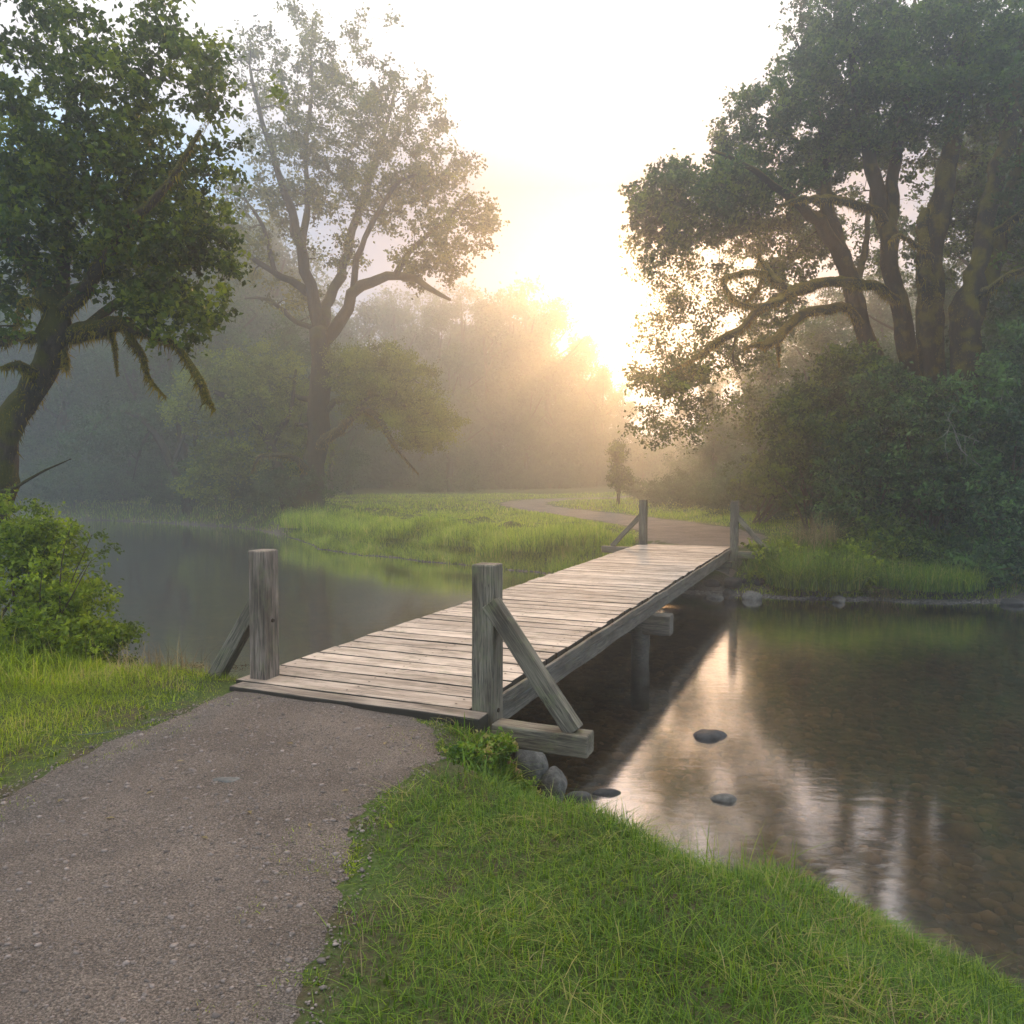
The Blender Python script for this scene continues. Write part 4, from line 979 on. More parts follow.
# --- right bank trees
def right_trees():
    D = 21.0
    q = lambda a, bb, d=0: P(a, bb, D + d)
    # A leaning forked tree with the crown reaching over the path
    b = P(918, 545, D); b[2] = gz(b[0], b[1]) - .1
    T = Tree('leaning_tree', 'dark tree leaning left whose backlit crown hangs over the far path', base=tuple(b)); T.mscale = 1.0
    T.limb([b, q(912, 500), q(902, 455), q(890, 405), q(879, 369), q(868, 337), q(854, 292), q(843, 256), q(829, 218), q(825, 172), q(818, 110), q(800, 50)], [.34, .28, .25, .24, .23, .22, .22, .2, .17, .13, .1, .06], k=14, step=.3, moss=12)
    T.limb([q(838, 248), q(820, 222, -.5), q(800, 206, -1), q(775, 185, -1.5), q(745, 165, -2), q(710, 150, -2)], [.17, .15, .12, .09, .06, .03], step=.3)
    T.limb([q(850, 300), q(862, 265, .8), q(866, 235, 1.2), q(872, 190, 1.5)], [.12, .1, .08, .05], step=.3)
    T.limb([q(866, 330), q(850, 310, -.3), q(827, 308, -.8), q(805, 314, -1.1), q(787, 328, -1.4), q(771, 342, -1.6), q(748, 346, -1.8)], [.11, .11, .12, .12, .11, .12, .04], step=.15, moss=80)
    T.limb([q(775, 339, -1.5), q(778, 350, -1.5), q(779, 364, -1.5)], [.07, .05, .015], step=.15, moss=80)
    T.limb([q(830, 225), q(810, 160, 1), q(785, 130, 1.5), q(770, 100, 2)], [.12, .09, .06, .03], step=.4)
    bl = [(q(700, 205, -.5), (1.9, 2.2, 1.0), .95), (q(760, 195, 0), (1.6, 2.2, .9), .85), (q(665, 195, 0), (1.0, 1.5, .6), .3), 
          (q(790, 130), (2.0, 2.4, 1.1), .9), (q(850, 90), (2.2, 2.4, 1.4), .8), (q(790, 240, 1.5), (1.6, 1.6, 1.1), .45), (q(860, 30), (2.2, 2.6, 1.0), .6), (q(850, 150, 1.5), (1.4, 1.5, 1.2), .4), (q(770, 300, 2), (1.2, 1.2, 1.1), .25)]
    tg = blob_pts(bl, 900, 2.2)
    T.grow(tg, r0=.045, r1=.007, k=4)
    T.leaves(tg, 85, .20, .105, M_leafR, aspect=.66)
    fr = blob_pts([(q(700, 270, 2.5), (1.9, 1.4, 1.5), 1), (q(685, 340, 2.5), (1.6, 1.2, 1.4), .8), (q(660, 250, 1.5), (1.0, 1.2, .9), .4), (q(675, 420, 2.5), (1.3, 1.2, .9), .55), (q(730, 390, 3), (1.8, 1.2, 1.7), .9), (q(760, 320, 3.5), (1.8, 1.2, 1.5), .6), (q(650, 380, 2), (.6, .8, .4), .15)], 330)
    T.grow(fr, r0=.03, r1=.005, k=4)
    T.leaves(fr, 52, .27, .10, M_leafR, name='fringe', label='sparse backlit fringe of leaves', aspect=.66)
    T.finish(M_barkR, M_moss)
    # B forked tree with long mossy bough
    D2 = 20.0; q = lambda a, bb, d=0: P(a, bb, D2 + d)
    b = P(944, 540, D2); b[2] = gz(b[0], b[1]) - .1
    T = Tree('mossy_tree', 'dark forked tree with a long twisting mossy bough reaching left above the shrubs', base=tuple(b)); T.mscale = 1.0
    T.limb([b, q(940, 480), q(925, 420), q(908, 350), q(897, 287), q(891, 250), q(886, 222)], [.34, .27, .24, .22, .21, .21, .23], k=14, step=.3, moss=12)
    T.limb([q(887, 228), q(880, 198), q(872, 172), q(860, 110), q(850, 50), q(840, 10)], [.2, .17, .16, .12, .08, .05], step=.3)
    T.limb([q(888, 228), q(892, 198), q(893, 172), q(905, 110), q(910, 50), q(915, 0)], [.18, .15, .14, .1, .07, .04], step=.3)
    T.limb([q(888, 228), q(875, 214, -.4), q(859, 206, -.8), q(840, 200, -1), q(820, 199, -1.2), q(798, 200, -1.4), q(780, 206, -1.5)], [.13, .12, .11, .10, .08, .06, .03], step=.15, moss=50)
    T.limb([q(899, 300), q(889, 294, -.4), q(873, 287, -.9), q(850, 282, -1.4), q(830, 283, -1.7), q(814, 286, -1.9), q(800, 290, -2), q(785, 297, -2.1), q(770, 304, -2.2), q(757, 312, -2.2), q(745, 324, -2.2), q(735, 332, -2.2), q(718, 343, -2.2), q(704, 352, -2.2), q(696, 358, -2.2), q(678, 367, -2.1), q(657, 377, -2)],
           [.12, .11, .11, .12, .11, .11, .13, .12, .09, .09, .08, .08, .09, .07, .04, .018, .006], k=10, wob=.2, step=.12, moss=70)
    T.limb([q(790, 296, -2.1), q(780, 286, -2), q(773, 278, -1.9), q(765, 266, -1.8), q(759, 255, -1.7)], [.13, .11, .09, .07, .03], step=.1, moss=80)
    T.limb([q(765, 273, -1.9), q(755, 271, -2.1), q(741, 273, -2.3), q(730, 276, -2.5), q(723, 280, -2.5), q(729, 293, -2.5), q(738, 303, -2.4), q(752, 306, -2.3), q(765, 304, -2.2)], [.05, .05, .055, .055, .06, .05, .05, .05, .05], step=.1, moss=80)
    T.limb([q(762, 280, -1.9), q(757, 290, -1.5), q(748, 300, -1.2)], [.04, .035, .015], step=.1, moss=60)
    T.limb([q(738, 330, -2.2), q(735, 345, -2.4), q(725, 365, -2.5), q(715, 375, -2.6)], [.03, .02, .012, .005], step=.15)
    T.limb([q(736, 332, -2.2), q(733, 360, -2), q(742, 380, -2)], [.025, .015, .004], step=.15)
    bl = [(q(880, 110), (2.6, 2.6, 1.6), 1.0), (q(900, 30), (2.6, 2.6, 1.2), .6), (q(850, 230, 4), (1.6, 1.2, 1.3), .22), (q(920, 240, 4), (1.6, 1.2, 1.6), .28), (q(850, 60, 1), (1.8, 1.8, 1.0), .4), (q(665, 385, -2), (.5, .6, .3), .06), (q(690, 375, -1.5), (.5, .6, .3), .05)]
    tg = blob_pts(bl, 480, 2.2)
    T.grow(tg, r0=.04, r1=.006, k=4)
    T.leaves(tg, 85, .20, .105, M_leafR, aspect=.66)
    T.finish(M_barkR, M_moss)
    # C thick straight mossy trunk
    D3 = 19.0; q = lambda a, bb, d=0: P(a, bb, D3 + d)
    b = P(950, 545, D3); b[2] = gz(b[0], b[1]) - .1
    T = Tree('mossy_tree', 'thick upright mossy trunk between the forked tree and the leaning outermost trunks', base=tuple(b)); T.mscale = 1.0
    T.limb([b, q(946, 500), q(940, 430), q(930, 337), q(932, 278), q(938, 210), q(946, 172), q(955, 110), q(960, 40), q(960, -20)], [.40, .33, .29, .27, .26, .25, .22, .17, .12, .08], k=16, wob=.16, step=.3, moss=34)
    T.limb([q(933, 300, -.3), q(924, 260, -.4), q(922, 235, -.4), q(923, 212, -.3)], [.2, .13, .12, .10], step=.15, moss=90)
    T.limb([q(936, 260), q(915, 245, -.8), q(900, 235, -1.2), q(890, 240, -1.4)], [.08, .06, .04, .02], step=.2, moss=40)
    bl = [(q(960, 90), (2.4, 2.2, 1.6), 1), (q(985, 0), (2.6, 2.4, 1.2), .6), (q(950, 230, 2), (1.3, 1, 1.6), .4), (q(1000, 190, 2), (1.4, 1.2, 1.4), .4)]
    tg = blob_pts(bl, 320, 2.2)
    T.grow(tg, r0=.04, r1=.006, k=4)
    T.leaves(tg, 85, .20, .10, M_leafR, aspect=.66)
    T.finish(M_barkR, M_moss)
    # D right-most double trunk
    D4 = 17.5; q = lambda a, bb, d=0: P(a, bb, D4 + d)
    b = P(962, 560, D4); b[2] = gz(b[0], b[1]) - .1
    T = Tree('mossy_tree', 'outermost double trunked tree with golden moss leaning out at the far right edge', base=tuple(b)); T.mscale = 1.0
    T.limb([b, q(960, 480), q(962, 380), q(966, 322), q(974, 285), q(982, 250), q(992, 205), q(1000, 165), q(1015, 90), q(1025, 20)], [.36, .29, .26, .28, .22, .19, .18, .16, .12, .08], k=16, wob=.16, step=.25, moss=40)
    T.limb([q(967, 330, .3), q(985, 290, .6), q(1000, 240, .8), q(1013, 190, 1), q(1025, 140, 1), q(1040, 60, 1)], [.18, .17, .15, .14, .11, .07], k=14, step=.25, moss=20)
    T.limb([q(974, 300), q(990, 288, -.4), q(1010, 275, -.7), q(1040, 262, -1)], [.09, .08, .06, .04], step=.15, moss=60)
    T.limb([q(988, 235), q(1005, 225, -.3), q(1020, 215, -.5), q(1045, 205, -.7)], [.10, .09, .08, .06], step=.15, moss=60)
    bl = [(q(1020, 60), (2.4, 2.2, 1.6), 1), (q(1060, 160), (1.6, 1.8, 2), .6), (q(1040, 260, 1), (1.0, 1.2, 1.4), .4), (q(1090, 60), (2, 2, 1.4), .5)]
    tg = blob_pts(bl, 320, 2.2)
    T.grow(tg, r0=.04, r1=.006, k=4)
    T.leaves(tg, 85, .20, .10, M_leafR, aspect=.66)
    T.finish(M_barkR, M_moss)
right_trees()

# ------------------------------------------------------------------ shrubs
def shrub(name, label, base, blobs, ncl, per, spread, size, m, stems=7, group=None, bark=M_twig, aspect=.6, up=.3, r0=.02, flat=.55, cat='shrub', sr=.03):
    base = np.array(base, float); base[2] = gz(base[0], base[1]) - .05
    T = Tree(name, label, group, cat, tuple(base))
    tops = blob_pts(blobs, stems)
    for t in tops:
        s0 = base + np.array([rng.normal(0, .12), rng.normal(0, .12), 0])
        mid = (s0 * .5 + t * .5) + np.array([0, 0, .15 * np.linalg.norm(t - s0)])
        T.limb([s0, mid, t], [sr, sr * .7, sr * .25], k=6, wob=.05, step=.2)
    tg = blob_pts(blobs, ncl, 2.0)
    tg[:, 2] = np.maximum(tg[:, 2], base[2] + .1)
    T.grow(tg, r0=r0, r1=.003, k=3)
    T.leaves(tg, per, spread, size, m, name='foliage', aspect=aspect, up=up, flat=flat)
    T.finish(bark)
    return T.root

q = lambda a, b, d: P(a, b, d)
# near left bushes
shrub('bush', 'dense leafy bush at the left edge of the near bank below the leaning tree', q(10, 690, 7.6), [(q(-5, 560, 7.8), (.55, .5, .55), 1), (q(40, 590, 7.6), (.42, .5, .45), .7), (q(65, 640, 7.2), (.38, .45, .3), .6), (q(10, 645, 7.0), (.5, .4, .35), .7), (q(-60, 600, 7.8), (.6, .6, .7), .6), (q(20, 525, 7.9), (.4, .4, .35), .4), (q(95, 650, 7.3), (.35, .4, .26), .5), (q(50, 560, 7.9), (.38, .4, .38), .6), (q(70, 610, 7.6), (.42, .45, .36), .7)], 820, 42, .075, .045, M_leafS, stems=12, sr=.014, r0=.010)
shrub('bush', 'low feathery weeds spilling from the left bush toward the water', q(85, 692, 7.2), [(q(90, 655, 7.3), (.3, .35, .22), 1), (q(110, 672, 7.1), (.22, .3, .16), .6), (q(60, 672, 6.8), (.35, .3, .18), .6)], 130, 60, .055, .026, M_leafS, stems=7, sr=.008, r0=.006, cat='weeds')
def twiggy():
    b = q(62, 672, 7.3); b[2] = gz(b[0], b[1]) - .05
    T = Tree('sapling', 'thin bare stemmed sapling with a few bright leaves leaning over the left water', None, 'sapling', tuple(b))
    ends = [[(50, 640), (70, 585), (92, 535)], [(55, 630), (75, 590), (90, 562)], [(52, 640), (64, 600), (78, 578), (86, 566)], [(42, 640), (40, 600), (42, 570)], [(60, 600), (62, 560), (72, 523)]]
    tips = []
    for e in ends:
        pts = [b] + [q(x, y, 7.3 + rng.normal(0, .12)) for x, y in e]
        T.limb(pts, [.009] * 1 + list(np.linspace(.008, .003, len(pts) - 1)), k=5, wob=0, step=.1)
    side = [(q(x, y, 7.3 + rng.normal(0, .1))) for x, y in [(105, 540), (110, 545), (104, 552), (118, 552), (98, 535), (75, 522), (68, 527), (80, 530), (95, 566), (110, 590), (118, 592), (104, 588), (86, 574), (92, 588), (60, 545), (66, 540), (112, 566), (100, 572), (84, 540)]]
    T.grow(np.array(side), r0=.005, r1=.002, k=3)
    T.leaves(np.array(side), 13, .05, .042, M_leafS, name='foliage', aspect=.55)
    T.finish(M_twig)
twiggy()
shrub('weed', 'dry yellowing weed with feathery heads beside the near left brace', q(196, 690, 6.35), [(q(190, 672, 6.5), (.12, .1, .08), 1), (q(236, 672, 6.5), (.14, .1, .06), .8)], 40, 12, .03, .014, M_grassD, stems=8, sr=.003, r0=.003, cat='weed')

for k, (px, py, d, r_) in enumerate([(497, 738, 5.05, .12), (522, 752, 4.98, .12), (545, 778, 4.95, .12), (480, 752, 4.8, .10), (512, 775, 4.75, .11), (566, 806, 4.9, .10), (600, 826, 4.85, .09), (634, 838, 4.8, .08), (540, 812, 4.6, .09), (455, 748, 4.75, .07)]):
    c_ = P(px, py, d); gz_ = gz(c_[0], c_[1])
    shrub('weed', 'leafy green weed clump on the near bank below the right post and beam', (c_[0], c_[1], 0), [(np.array([c_[0], c_[1], gz_ + .05 + r_ * .3]), (r_, r_, r_ * .6), 1)], 34, 26, .035, .034, M_grassR, stems=5, sr=.003, r0=.003, group='weed clumps on the near right bank', cat='weed')
# right bank thicket
rt = [
 ('dark leafy shrub with drooping sprays in the middle of the right thicket', (925, 545, 17.2), [((915, 440, 17.3), (1.3, 1.2, 1.0), 1), ((900, 400, 17.6), (1.1, 1.1, .8), .6), ((950, 480, 16.8), (1.1, 1.0, .8), .7)], 420, M_leafD),
 ('dark shrub beneath the outermost double trunk at the right edge', (1000, 560, 16.3), [((990, 420, 16.4), (1.2, 1.1, 1.2), 1), ((1030, 380, 16.6), (1.0, 1.0, 1.3), .7), ((985, 500, 16.2), (.9, .9, .7), .5), ((1010, 560, 16), (.9, .8, .6), .5)], 460, M_leafD),
 ('olive green rounded bush hanging over the meadow edge right of the far posts', (815, 530, 19.5), [((815, 430, 19.2), (1.3, 1.2, 1.1), 1), ((850, 380, 19.2), (1.2, 1.2, .9), .6), ((790, 470, 19.2), (.9, 1, .7), .5)], 440, M_leafR),
 ('tall leafy shrub against the base of the leaning tree', (870, 535, 18.2), [((870, 470, 18.2), (1.2, 1.1, 1.1), 1), ((860, 410, 18.5), (1.0, 1.1, .8), .5), ((850, 500, 18.3), (1.1, 1.0, .7), .6)], 400, M_leafD),
 ('low dark bramble at the water beneath the right edge trees', (985, 595, 15.9), [((975, 560, 16), (.9, .7, .5), 1), ((1015, 580, 15.8), (.9, .6, .45), 1), ((1000, 530, 16.3), (1.2, .8, .6), 1)], 330, M_leafD),
 ('brownish green bramble patch above the drooping grass', (890, 570, 16.9), [((880, 540, 17.2), (1.1, .8, .5), 1), ((910, 555, 16.6), (.9, .6, .45), .8), ((850, 545, 17.6), (.8, .7, .4), .6)], 280, M_leafR),
 ('leafy low bush between far right brace and drooping grass', (830, 565, 17.3), [((830, 558, 17.3), (.7, .6, .33), 1), ((800, 552, 18), (.5, .5, .25), .5)], 130, M_leafS),
 ('low leafy weeds spilling to the waterline beside the far right outrigger', (785, 572, 16.9), [((785, 570, 16.9), (.7, .4, .3), 1), ((760, 560, 17.6), (.4, .4, .2), .4)], 110, M_leafS),
 ('trailing green weeds between the bright tussock and the dark bramble', (940, 588, 15.9), [((940, 580, 15.9), (.8, .45, .4), 1), ((905, 575, 16.2), (.6, .4, .35), .6)], 150, M_leafR),
 ('leafy green clump in front of the straw coloured seed grass', (855, 585, 16.0), [((850, 575, 16.1), (.7, .4, .4), 1), ((875, 560, 16.6), (.7, .5, .4), .8)], 150, M_leafS),
 ('grey green bush at the path side behind the far right post', (760, 510, 24.5), [((765, 480, 25), (1.4, 1.2, .8), 1), ((800, 490, 23.5), (1.1, 1.0, .7), .7)], 260, M_leafR),
]
for lab, bs, bl, nc, mt in rt:
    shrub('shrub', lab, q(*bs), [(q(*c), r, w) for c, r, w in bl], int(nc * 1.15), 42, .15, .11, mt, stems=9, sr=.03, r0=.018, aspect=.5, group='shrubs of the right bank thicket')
# small mossy plants on the far abutment rocks
shrub('bank_plant', 'low pale green plant on the rocks under the far right outrigger', bw(.6, 12.5, -.7), [(bw(.55, 12.5, -.52), (.3, .22, .12), 1), (bw(.9, 12.6, -.5), (.25, .2, .1), .6)], 60, 40, .05, .03, M_leafS, stems=4, sr=.006, r0=.005, cat='plant')
# dead pale branch in the thicket
def dead():
    b = q(915, 470, 15.9)
    T = Tree('dead_branch', 'pale lichen covered dead branch caught in the right thicket foliage', None, 'branch', tuple(b))
    D = 15.9
    T.limb([q(985, 470, D), q(960, 448, D), q(955, 432, D - .1), q(945, 412, D - .2)], [.006, .014, .012, .004], k=5, step=.1)
    T.limb([q(1003, 452, D), q(985, 444, D), q(965, 436, D), q(945, 430, D)], [.005, .01, .011, .005], k=5, step=.1)
    for a, c in [((950, 425), (948, 460)), ((955, 432), (960, 465)), ((965, 436), (968, 468)), ((948, 430), (936, 440)), ((975, 440), (975, 462)), ((955, 428), (940, 418)), ((948, 420), (957, 404)), ((968, 438), (985, 428)), ((1001, 380), (1018, 405)), ((1005, 386), (1000, 408))]:
        m = ((a[0] + c[0]) / 2 + rng.normal(0, 2), (a[1] + c[1]) / 2)
        T.limb([q(*a, D - .1), q(*m, D - .15), q(*c, D - .15)], [.009, .007, .003], k=4, step=.1)
    T.finish(M_dead)
dead()
shrub('sapling', 'slender young tree at the bend of the far path in the mist', q(620, 497, 40), [(q(620, 478, 40), (.75, .75, .6), 1), (q(618, 455, 40), (.4, .4, .7), .6)], 120, 60, .17, .10, M_leafR, stems=5, sr=.03, cat='sapling')

# ------------------------------------------------------------------ background woods
def bg_proto(name, label, H, cr, kind, ncl, per, size, mt, lean=0, group=None, spread=.45, low=.25):
    T = Tree(name, label, group, 'tree', (0, 0, 0))
    top = np.array([lean, 0, H * .82])
    T.limb([(0, 0, -.3), (lean * .15, 0, H * .25), (lean * .5, .2, H * .5), top], [H * .022, H * .017, H * .012, H * .004], k=9, step=.6)
    for k in range(7):
        a = rng.uniform(0, 6.28); z = H * rng.uniform(.25, .65); r = cr * rng.uniform(.5, .85)
        s = np.array([lean * z / H, 0, z]); e = s + np.array([r * math.cos(a), r * math.sin(a), H * rng.uniform(.08, .22)])
        T.limb([s, (s + e) / 2 + np.array([0, 0, -.2]), e], [H * .008, H * .006, H * .003], k=6, step=.6)
    bl = []
    for k in range(15):
        a = rng.uniform(0, 6.28); z = H * rng.uniform(low, .97)
        w = np.interp(z / H, [low, .45, .7, 1], [.75, 1, .8, .3]) * cr
        rr = w * rng.uniform(.1, .65)
        bl.append((np.array([lean * z / H + rr * math.cos(a), rr * math.sin(a), z - .06 * H]), (w * rng.uniform(.3, .5), w * rng.uniform(.3, .5), H * rng.uniform(.05, .1)), w ** 2))
    tg = blob_pts(bl, ncl)
    T.grow(tg, r0=.06, r1=.012, k=3)
    T.leaves(tg, per, spread, size, mt, aspect=.62)
    T.finish(M_barkF)
    return T.root
LAB_C = 'tall tree of the far wood dissolving into golden mist behind the meadow'
LAB_L = 'blue misted tree in the wood behind the far left shore'
LAB_R = 'shadowy tree in the wood behind the right bank trunks'
GC, GL, GR = 'trees of the far wood behind the meadow', 'trees of the wood behind the left shore', 'trees behind the right bank'
pA = bg_proto('woodland_tree', LAB_C, 20, 5.4, 0, 420, 64, .26, M_leafB, group=GC, spread=.62, low=.06)
pB = bg_proto('woodland_tree', LAB_C, 17, 4.6, 0, 380, 64, .24, M_leafB, 1.2, group=GC, spread=.58, low=.06)
pC = bg_proto('woodland_tree', LAB_L, 13, 4.0, 0, 300, 90, .15, M_leafB, -1.5, group=GL, spread=.45, low=.12)
pS = shrub('understory_bush', LAB_C, (0, -200, 0), [(np.array([0, -200, 1.2]), (1.5, 1.5, 1.0), 1), (np.array([.9, -200, .8]), (1.1, 1.1, .8), .7), (np.array([-.9, -200.3, .8]), (1.1, 1.0, .8), .7)], 130, 70, .25, .11, M_leafB, stems=6)
placed = {pA: 0, pB: 0, pC: 0, pS: 0}
def put(proto, px, d, scale, label, group):
    x = (px - 512) / F * d
    z = gz(x, d) - .1
    rz = rng.uniform(0, 6.28)
    scl = scale * np.array([rng.uniform(.9, 1.1), rng.uniform(.9, 1.1), 1])
    if not placed[proto]:
        placed[proto] = 1
        proto.location = (x, d, z); proto.rotation_euler = (0, 0, rz); proto.scale = tuple(scl); proto['label'] = label; proto['group'] = group
    else: dup(proto, (x, d, z), rz, tuple(scl), label, group)
# centre wood (tops about y 270-310, dropping to the right under the sun)
for px, d, s in [(360, 80, .95), (395, 86, .98), (430, 78, .90), (462, 84, .98), (495, 80, .98), (525, 86, 1.02), (550, 82, .9), (574, 84, .82), (598, 80, .62), (622, 86, .5), (650, 82, .35), (680, 85, .38), (410, 95, 1.05), (480, 98, 1.1), (535, 98, 1.12), (580, 96, .82), (450, 70, .6), (330, 74, .9), (300, 84, 1.05), (260, 78, 1.0), (220, 84, 1.05), (180, 78, 1.0), (720, 80, .55), (760, 86, .8), (800, 78, .85), (850, 84, 1.0), (385, 92, 1.0), (438, 90, 1.02), (510, 88, 1.0), (470, 78, .7), (525, 76, .55), (555, 80, .5), (600, 90, .6)]:
    put(pA if rng.uniform() < .6 else pB, px, d * 1.02, s * 1.22, LAB_C, GC)
for px, d, s in [(-60, 50, 1.15), (0, 47, 1.0), (25, 54, 1.2), (60, 48, .95), (95, 53, 1.15), (130, 47, .8), (150, 55, 1.2), (180, 48, 1.0), (205, 55, 1.15), (235, 47, .9), (255, 56, 1.2), (280, 44, .65), (-20, 60, 1.3), (110, 62, 1.4), (190, 64, 1.4), (50, 64, 1.4), (330, 52, .7), (-110, 52, 1.3), (350, 60, .85), (215, 58, 1.3), (250, 62, 1.35), (285, 60, 1.3), (320, 64, 1.2), (160, 60, 1.3), (70, 58, 1.3), (20, 66, 1.4), (345, 70, 1.1)]:
    put(pC, px, d, s * (1.32 if px < 300 else 1.0), LAB_L, GL)
for px, d, s in [(760, 33, .6), (805, 30, .6), (845, 33, .72), (885, 36, .85), (930, 31, .75), (975, 33, .85), (1015, 28, .8), (1050, 27, 1.2), (1100, 25, 1.3), (715, 40, .5), (735, 46, .6), (785, 42, .7), (1130, 19, 1.1), (830, 50, 1.0), (910, 52, 1.1), (1000, 46, 1.2), (870, 62, 1.3), (960, 62, 1.4)]:
    put(pC, px, d, s, LAB_R, GR)
# understory bushes
for k in range(34):
    px = rng.uniform(300, 900); put(pS, px, rng.uniform(78, 90), rng.uniform(1.4, 2.4), 'soft bush on the far edge of the misty meadow', 'bushes at the back of the meadow')
for k in range(30):
    px = rng.uniform(-60, 320); x0 = (px - 512) / F
    d = 45 + rng.uniform(-1, 3)
    while sdw(x0 * (d - 1), d - 1)[0] < -.8 and d > 24: d -= .5
    put(pS, px, d + rng.uniform(.8, 2.4), rng.uniform(.7, 1.3), 'dark bush overhanging the far left shore', 'bushes on the far left shore')
for px, d, s in [(660, 40, .7), (690, 36, .8), (720, 32, .75), (745, 30, .7), (780, 27, .8), (820, 25, .8), (860, 23, .9), (900, 21.5, .9), (940, 20, .9), (700, 44, .9), (740, 38, 1), (980, 19, .9), (1020, 18.5, 1), (640, 46, .6), (1060, 17.5, 1)]:
    put(pS, px, d, s, 'shaded bush along the right edge of the meadow', 'bushes along the right meadow edge')

for px, d, sc_ in [(-60, 52, 2.2), (0, 50, 2.0), (45, 53, 2.2), (80, 50, 1.9), (120, 54, 2.1), (170, 52, 1.9), (20, 62, 2.6), (70, 64, 2.6)]:
    put(pS, px, d, sc_, 'broad bush filling the blue misted wood behind the far left shore', 'bushes in the wood behind the left shore')
for px, d, sc_ in [(985, 24, 1.9), (1030, 23, 2.0), (940, 27, 1.9), (800, 36, 1.4), (760, 42, 1.5), (720, 50, 1.5), (690, 56, 1.4), (880, 32, 1.9), (1070, 21, 2)]:
    put(pS, px, d, sc_, 'tall shadowy bush deep behind the right bank trunks', 'bushes behind the right bank trunks')
# fallen bits on the path
for k, (px, py) in enumerate([(110, 818), (180, 760), (345, 790), (250, 812), (205, 838), (310, 825), (150, 792), (385, 742), (60, 800), (290, 742)]):
    d = 1.6 * F / (py - 473); c = P(px, py, d); n_ = 5
    a = rng.uniform(0, 6.28)
    V_ = [(0, -.5, 0), (.25, -.1, .12), (0, .55, .02), (-.25, -.1, .1)]
    me = mesh_np('fallen_leaf', np.array(V_) * .045, [np.array([[0, 1, 2], [0, 2, 3]])], v=[.5, .6])
    o = link('fallen_leaf', me, M_grassD); o.location = (c[0], c[1], gz(c[0], c[1]) + .014); o.rotation_euler = (0, 0, a)
    tag(o, 'small dry brown leaf lying on the near gravel path', 'leaf', 'dry leaves on the path')
tw = Tree('twig', 'thin fallen twig lying on the grass at the left path edge', None, 'twig', tuple(P(100, 738, 4.9)))
c = P(100, 738, 4.9); c[2] = gz(c[0], c[1]) + .03
tw.limb([c + np.array([-.12, -.03, 0]), c, c + np.array([.12, .05, .01])], [.004, .005, .002], k=5, wob=0, step=.05)
tw.finish(M_dead)

# ------------------------------------------------------------------ air, light, camera
bm = bmesh.new(); bmesh.ops.create_cube(bm, size=1)
me = bpy.data.meshes.new('haze'); bm.to_mesh(me); bm.free()
hm_, nt, ns, lk = mat('mist')
pv = nd(ns, 'ShaderNodeVolumePrincipled', inp={'Color': (.86, .94, 1.0, 1), 'Density': .0072, 'Anisotropy': .80})
o = ns.new('ShaderNodeOutputMaterial'); lk.new(pv.outputs[0], o.inputs['Volume'])
hz = link('haze', me, hm_); hz.location = (10, 80, 12.3); hz.scale = (364, 224, 30.6)
tag(hz, 'pale morning mist filling the whole valley', 'haze', kind='stuff')

SKY_HIGH = [(.39, (.42, .37, .335)), (.60, (.80, .75, .70)), (1.0, (1.0, .95, .90))]
SKY_LOW = [(0.0, (.15, .30, .42)), (.84, (.17, .34, .47)), (.94, (.07, .08, .09)), (.975, (.045, .038, .034))]
SKY_S = 1.75; SKY_G = .1
SUN_AZ = math.atan2(640 - 512, F); SUN_EL = math.radians(13.5)
w = bpy.data.worlds.new('World'); sc.world = w; w.use_nodes = True
wn = w.node_tree.nodes; wl = w.node_tree.links
sky = wn.new('ShaderNodeTexSky'); sky.sky_type = 'NISHITA'; sky.sun_disc = False
sky.sun_elevation = SUN_EL; sky.sun_rotation = SUN_AZ; sky.altitude = 5000; sky.air_density = .8; sky.dust_density = 0.0; sky.ozone_density = 2.5
bg = wn['Background']; wl.new(sky.outputs[0], bg.inputs['Color']); bg.inputs['Strength'].default_value = .05
# fill light added to the clear sky: bluish and dim low down, brighter overhead
tc = wn.new('ShaderNodeTexCoord'); sx = wn.new('ShaderNodeSeparateXYZ'); wl.new(tc.outputs['Generated'], sx.inputs[0])
dot = wn.new('ShaderNodeVectorMath'); dot.operation = 'DOT_PRODUCT'; wl.new(tc.outputs['Generated'], dot.inputs[0])
SD = (math.sin(SUN_AZ) * math.cos(SUN_EL), math.cos(SUN_AZ) * math.cos(SUN_EL), math.sin(SUN_EL)); dot.inputs[1].default_value = SD
high = ramp(wn, SKY_HIGH); wl.new(sx.outputs['Z'], high.inputs[0])
low = ramp(wn, SKY_LOW); wl.new(dot.outputs['Value'], low.inputs[0])
hf = wn.new('ShaderNodeMapRange'); hf.inputs[1].default_value = .33; hf.inputs[2].default_value = .40; wl.new(sx.outputs['Z'], hf.inputs[0])
warm = wn.new('ShaderNodeMix'); warm.data_type = 'RGBA'; wl.new(hf.outputs[0], warm.inputs[0]); wl.new(low.outputs[0], warm.inputs[6]); wl.new(high.outputs[0], warm.inputs[7])
b2 = wn.new('ShaderNodeBackground'); b2.inputs['Strength'].default_value = SKY_S; wl.new(warm.outputs[2], b2.inputs['Color'])
mxd = wn.new('ShaderNodeMath'); mxd.operation = 'MAXIMUM'; mxd.inputs[1].default_value = 0; wl.new(dot.outputs['Value'], mxd.inputs[0])
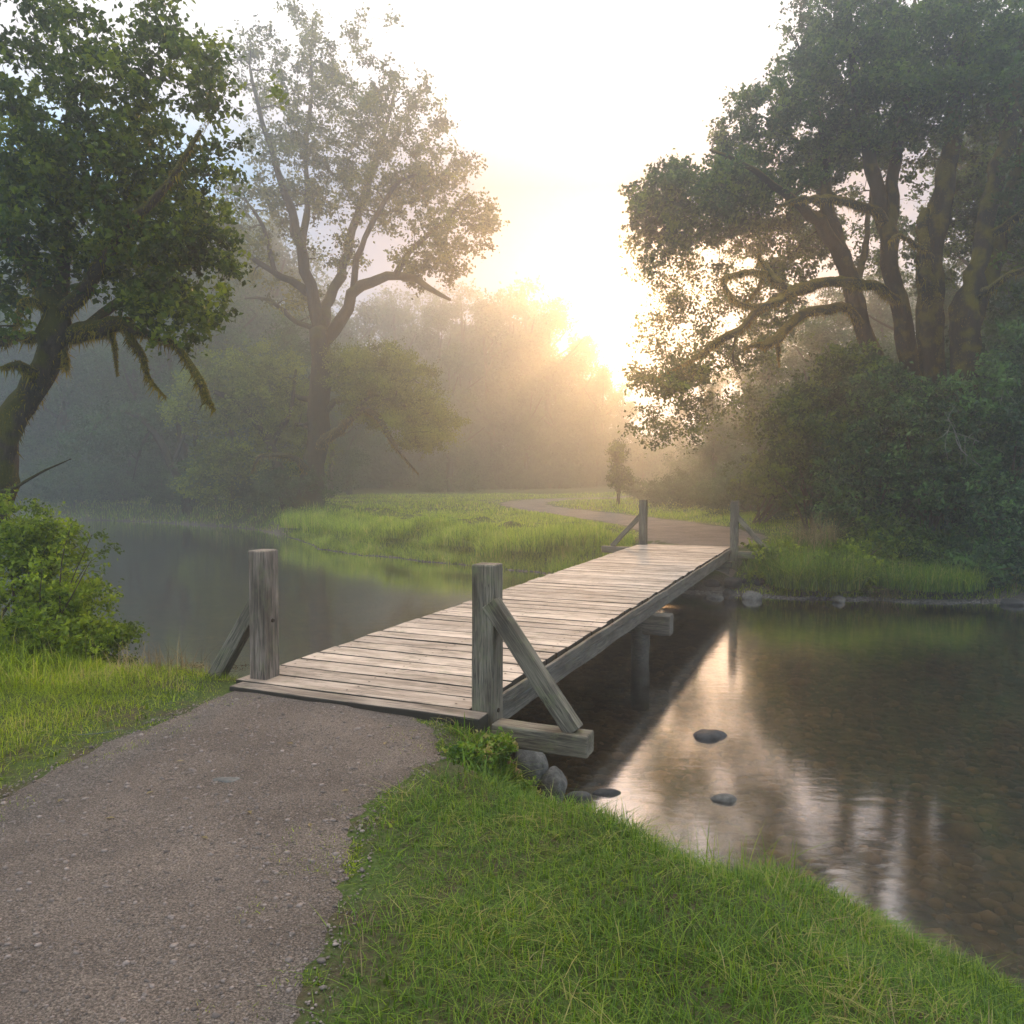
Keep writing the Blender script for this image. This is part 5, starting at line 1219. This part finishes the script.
pw = wn.new('ShaderNodeMath'); pw.operation = 'POWER'; pw.inputs[1].default_value = 90; wl.new(mxd.outputs[0], pw.inputs[0])
b3 = wn.new('ShaderNodeBackground'); b3.inputs['Color'].default_value = (1, .62, .28, 1)
ml = wn.new('ShaderNodeMath'); ml.operation = 'MULTIPLY'; ml.inputs[1].default_value = SKY_G; wl.new(pw.outputs[0], ml.inputs[0]); wl.new(ml.outputs[0], b3.inputs['Strength'])
a1 = wn.new('ShaderNodeAddShader'); a2 = wn.new('ShaderNodeAddShader')
wl.new(bg.outputs[0], a1.inputs[0]); wl.new(b2.outputs[0], a1.inputs[1]); wl.new(a1.outputs[0], a2.inputs[0]); wl.new(b3.outputs[0], a2.inputs[1])
wl.new(a2.outputs[0], wn['World Output'].inputs['Surface'])
sl = bpy.data.lights.new('sun', 'SUN'); sl.energy = 1.7; sl.angle = math.radians(2.0); sl.color = (1.0, .52, .20)
so = bpy.data.objects.new('sun', sl); COL.objects.link(so)
dirv = Vector((math.sin(SUN_AZ) * math.cos(SUN_EL), math.cos(SUN_AZ) * math.cos(SUN_EL), math.sin(SUN_EL)))
so.rotation_euler = dirv.to_track_quat('Z', 'Y').to_euler(); so.location = dirv * 30 + Vector((0, 0, 10))

cam = bpy.data.cameras.new('camera'); cam.sensor_width = 36; cam.lens = F / 1024 * 36; cam.clip_end = 2000; cam.clip_start = .05
co = bpy.data.objects.new('camera', cam); COL.objects.link(co)
co.location = (0, 0, EYE); co.rotation_euler = (math.pi / 2 - PITCH, 0, 0); sc.camera = co

vs = sc.view_settings; vs.view_transform = 'Standard'; vs.look = 'None'; vs.exposure = .5; vs.gamma = 1
sc.render.engine = 'CYCLES'
cy = sc.cycles
cy.use_denoising = True
try: cy.denoiser = 'OPENIMAGEDENOISE'
except Exception: pass
cy.max_bounces = 6; cy.diffuse_bounces = 3; cy.glossy_bounces = 3; cy.transmission_bounces = 4; cy.volume_bounces = 3; cy.transparent_max_bounces = 6
cy.caustics_reflective = False; cy.caustics_refractive = False
cy.sample_clamp_indirect = 6; cy.use_adaptive_sampling = True; cy.adaptive_threshold = .02
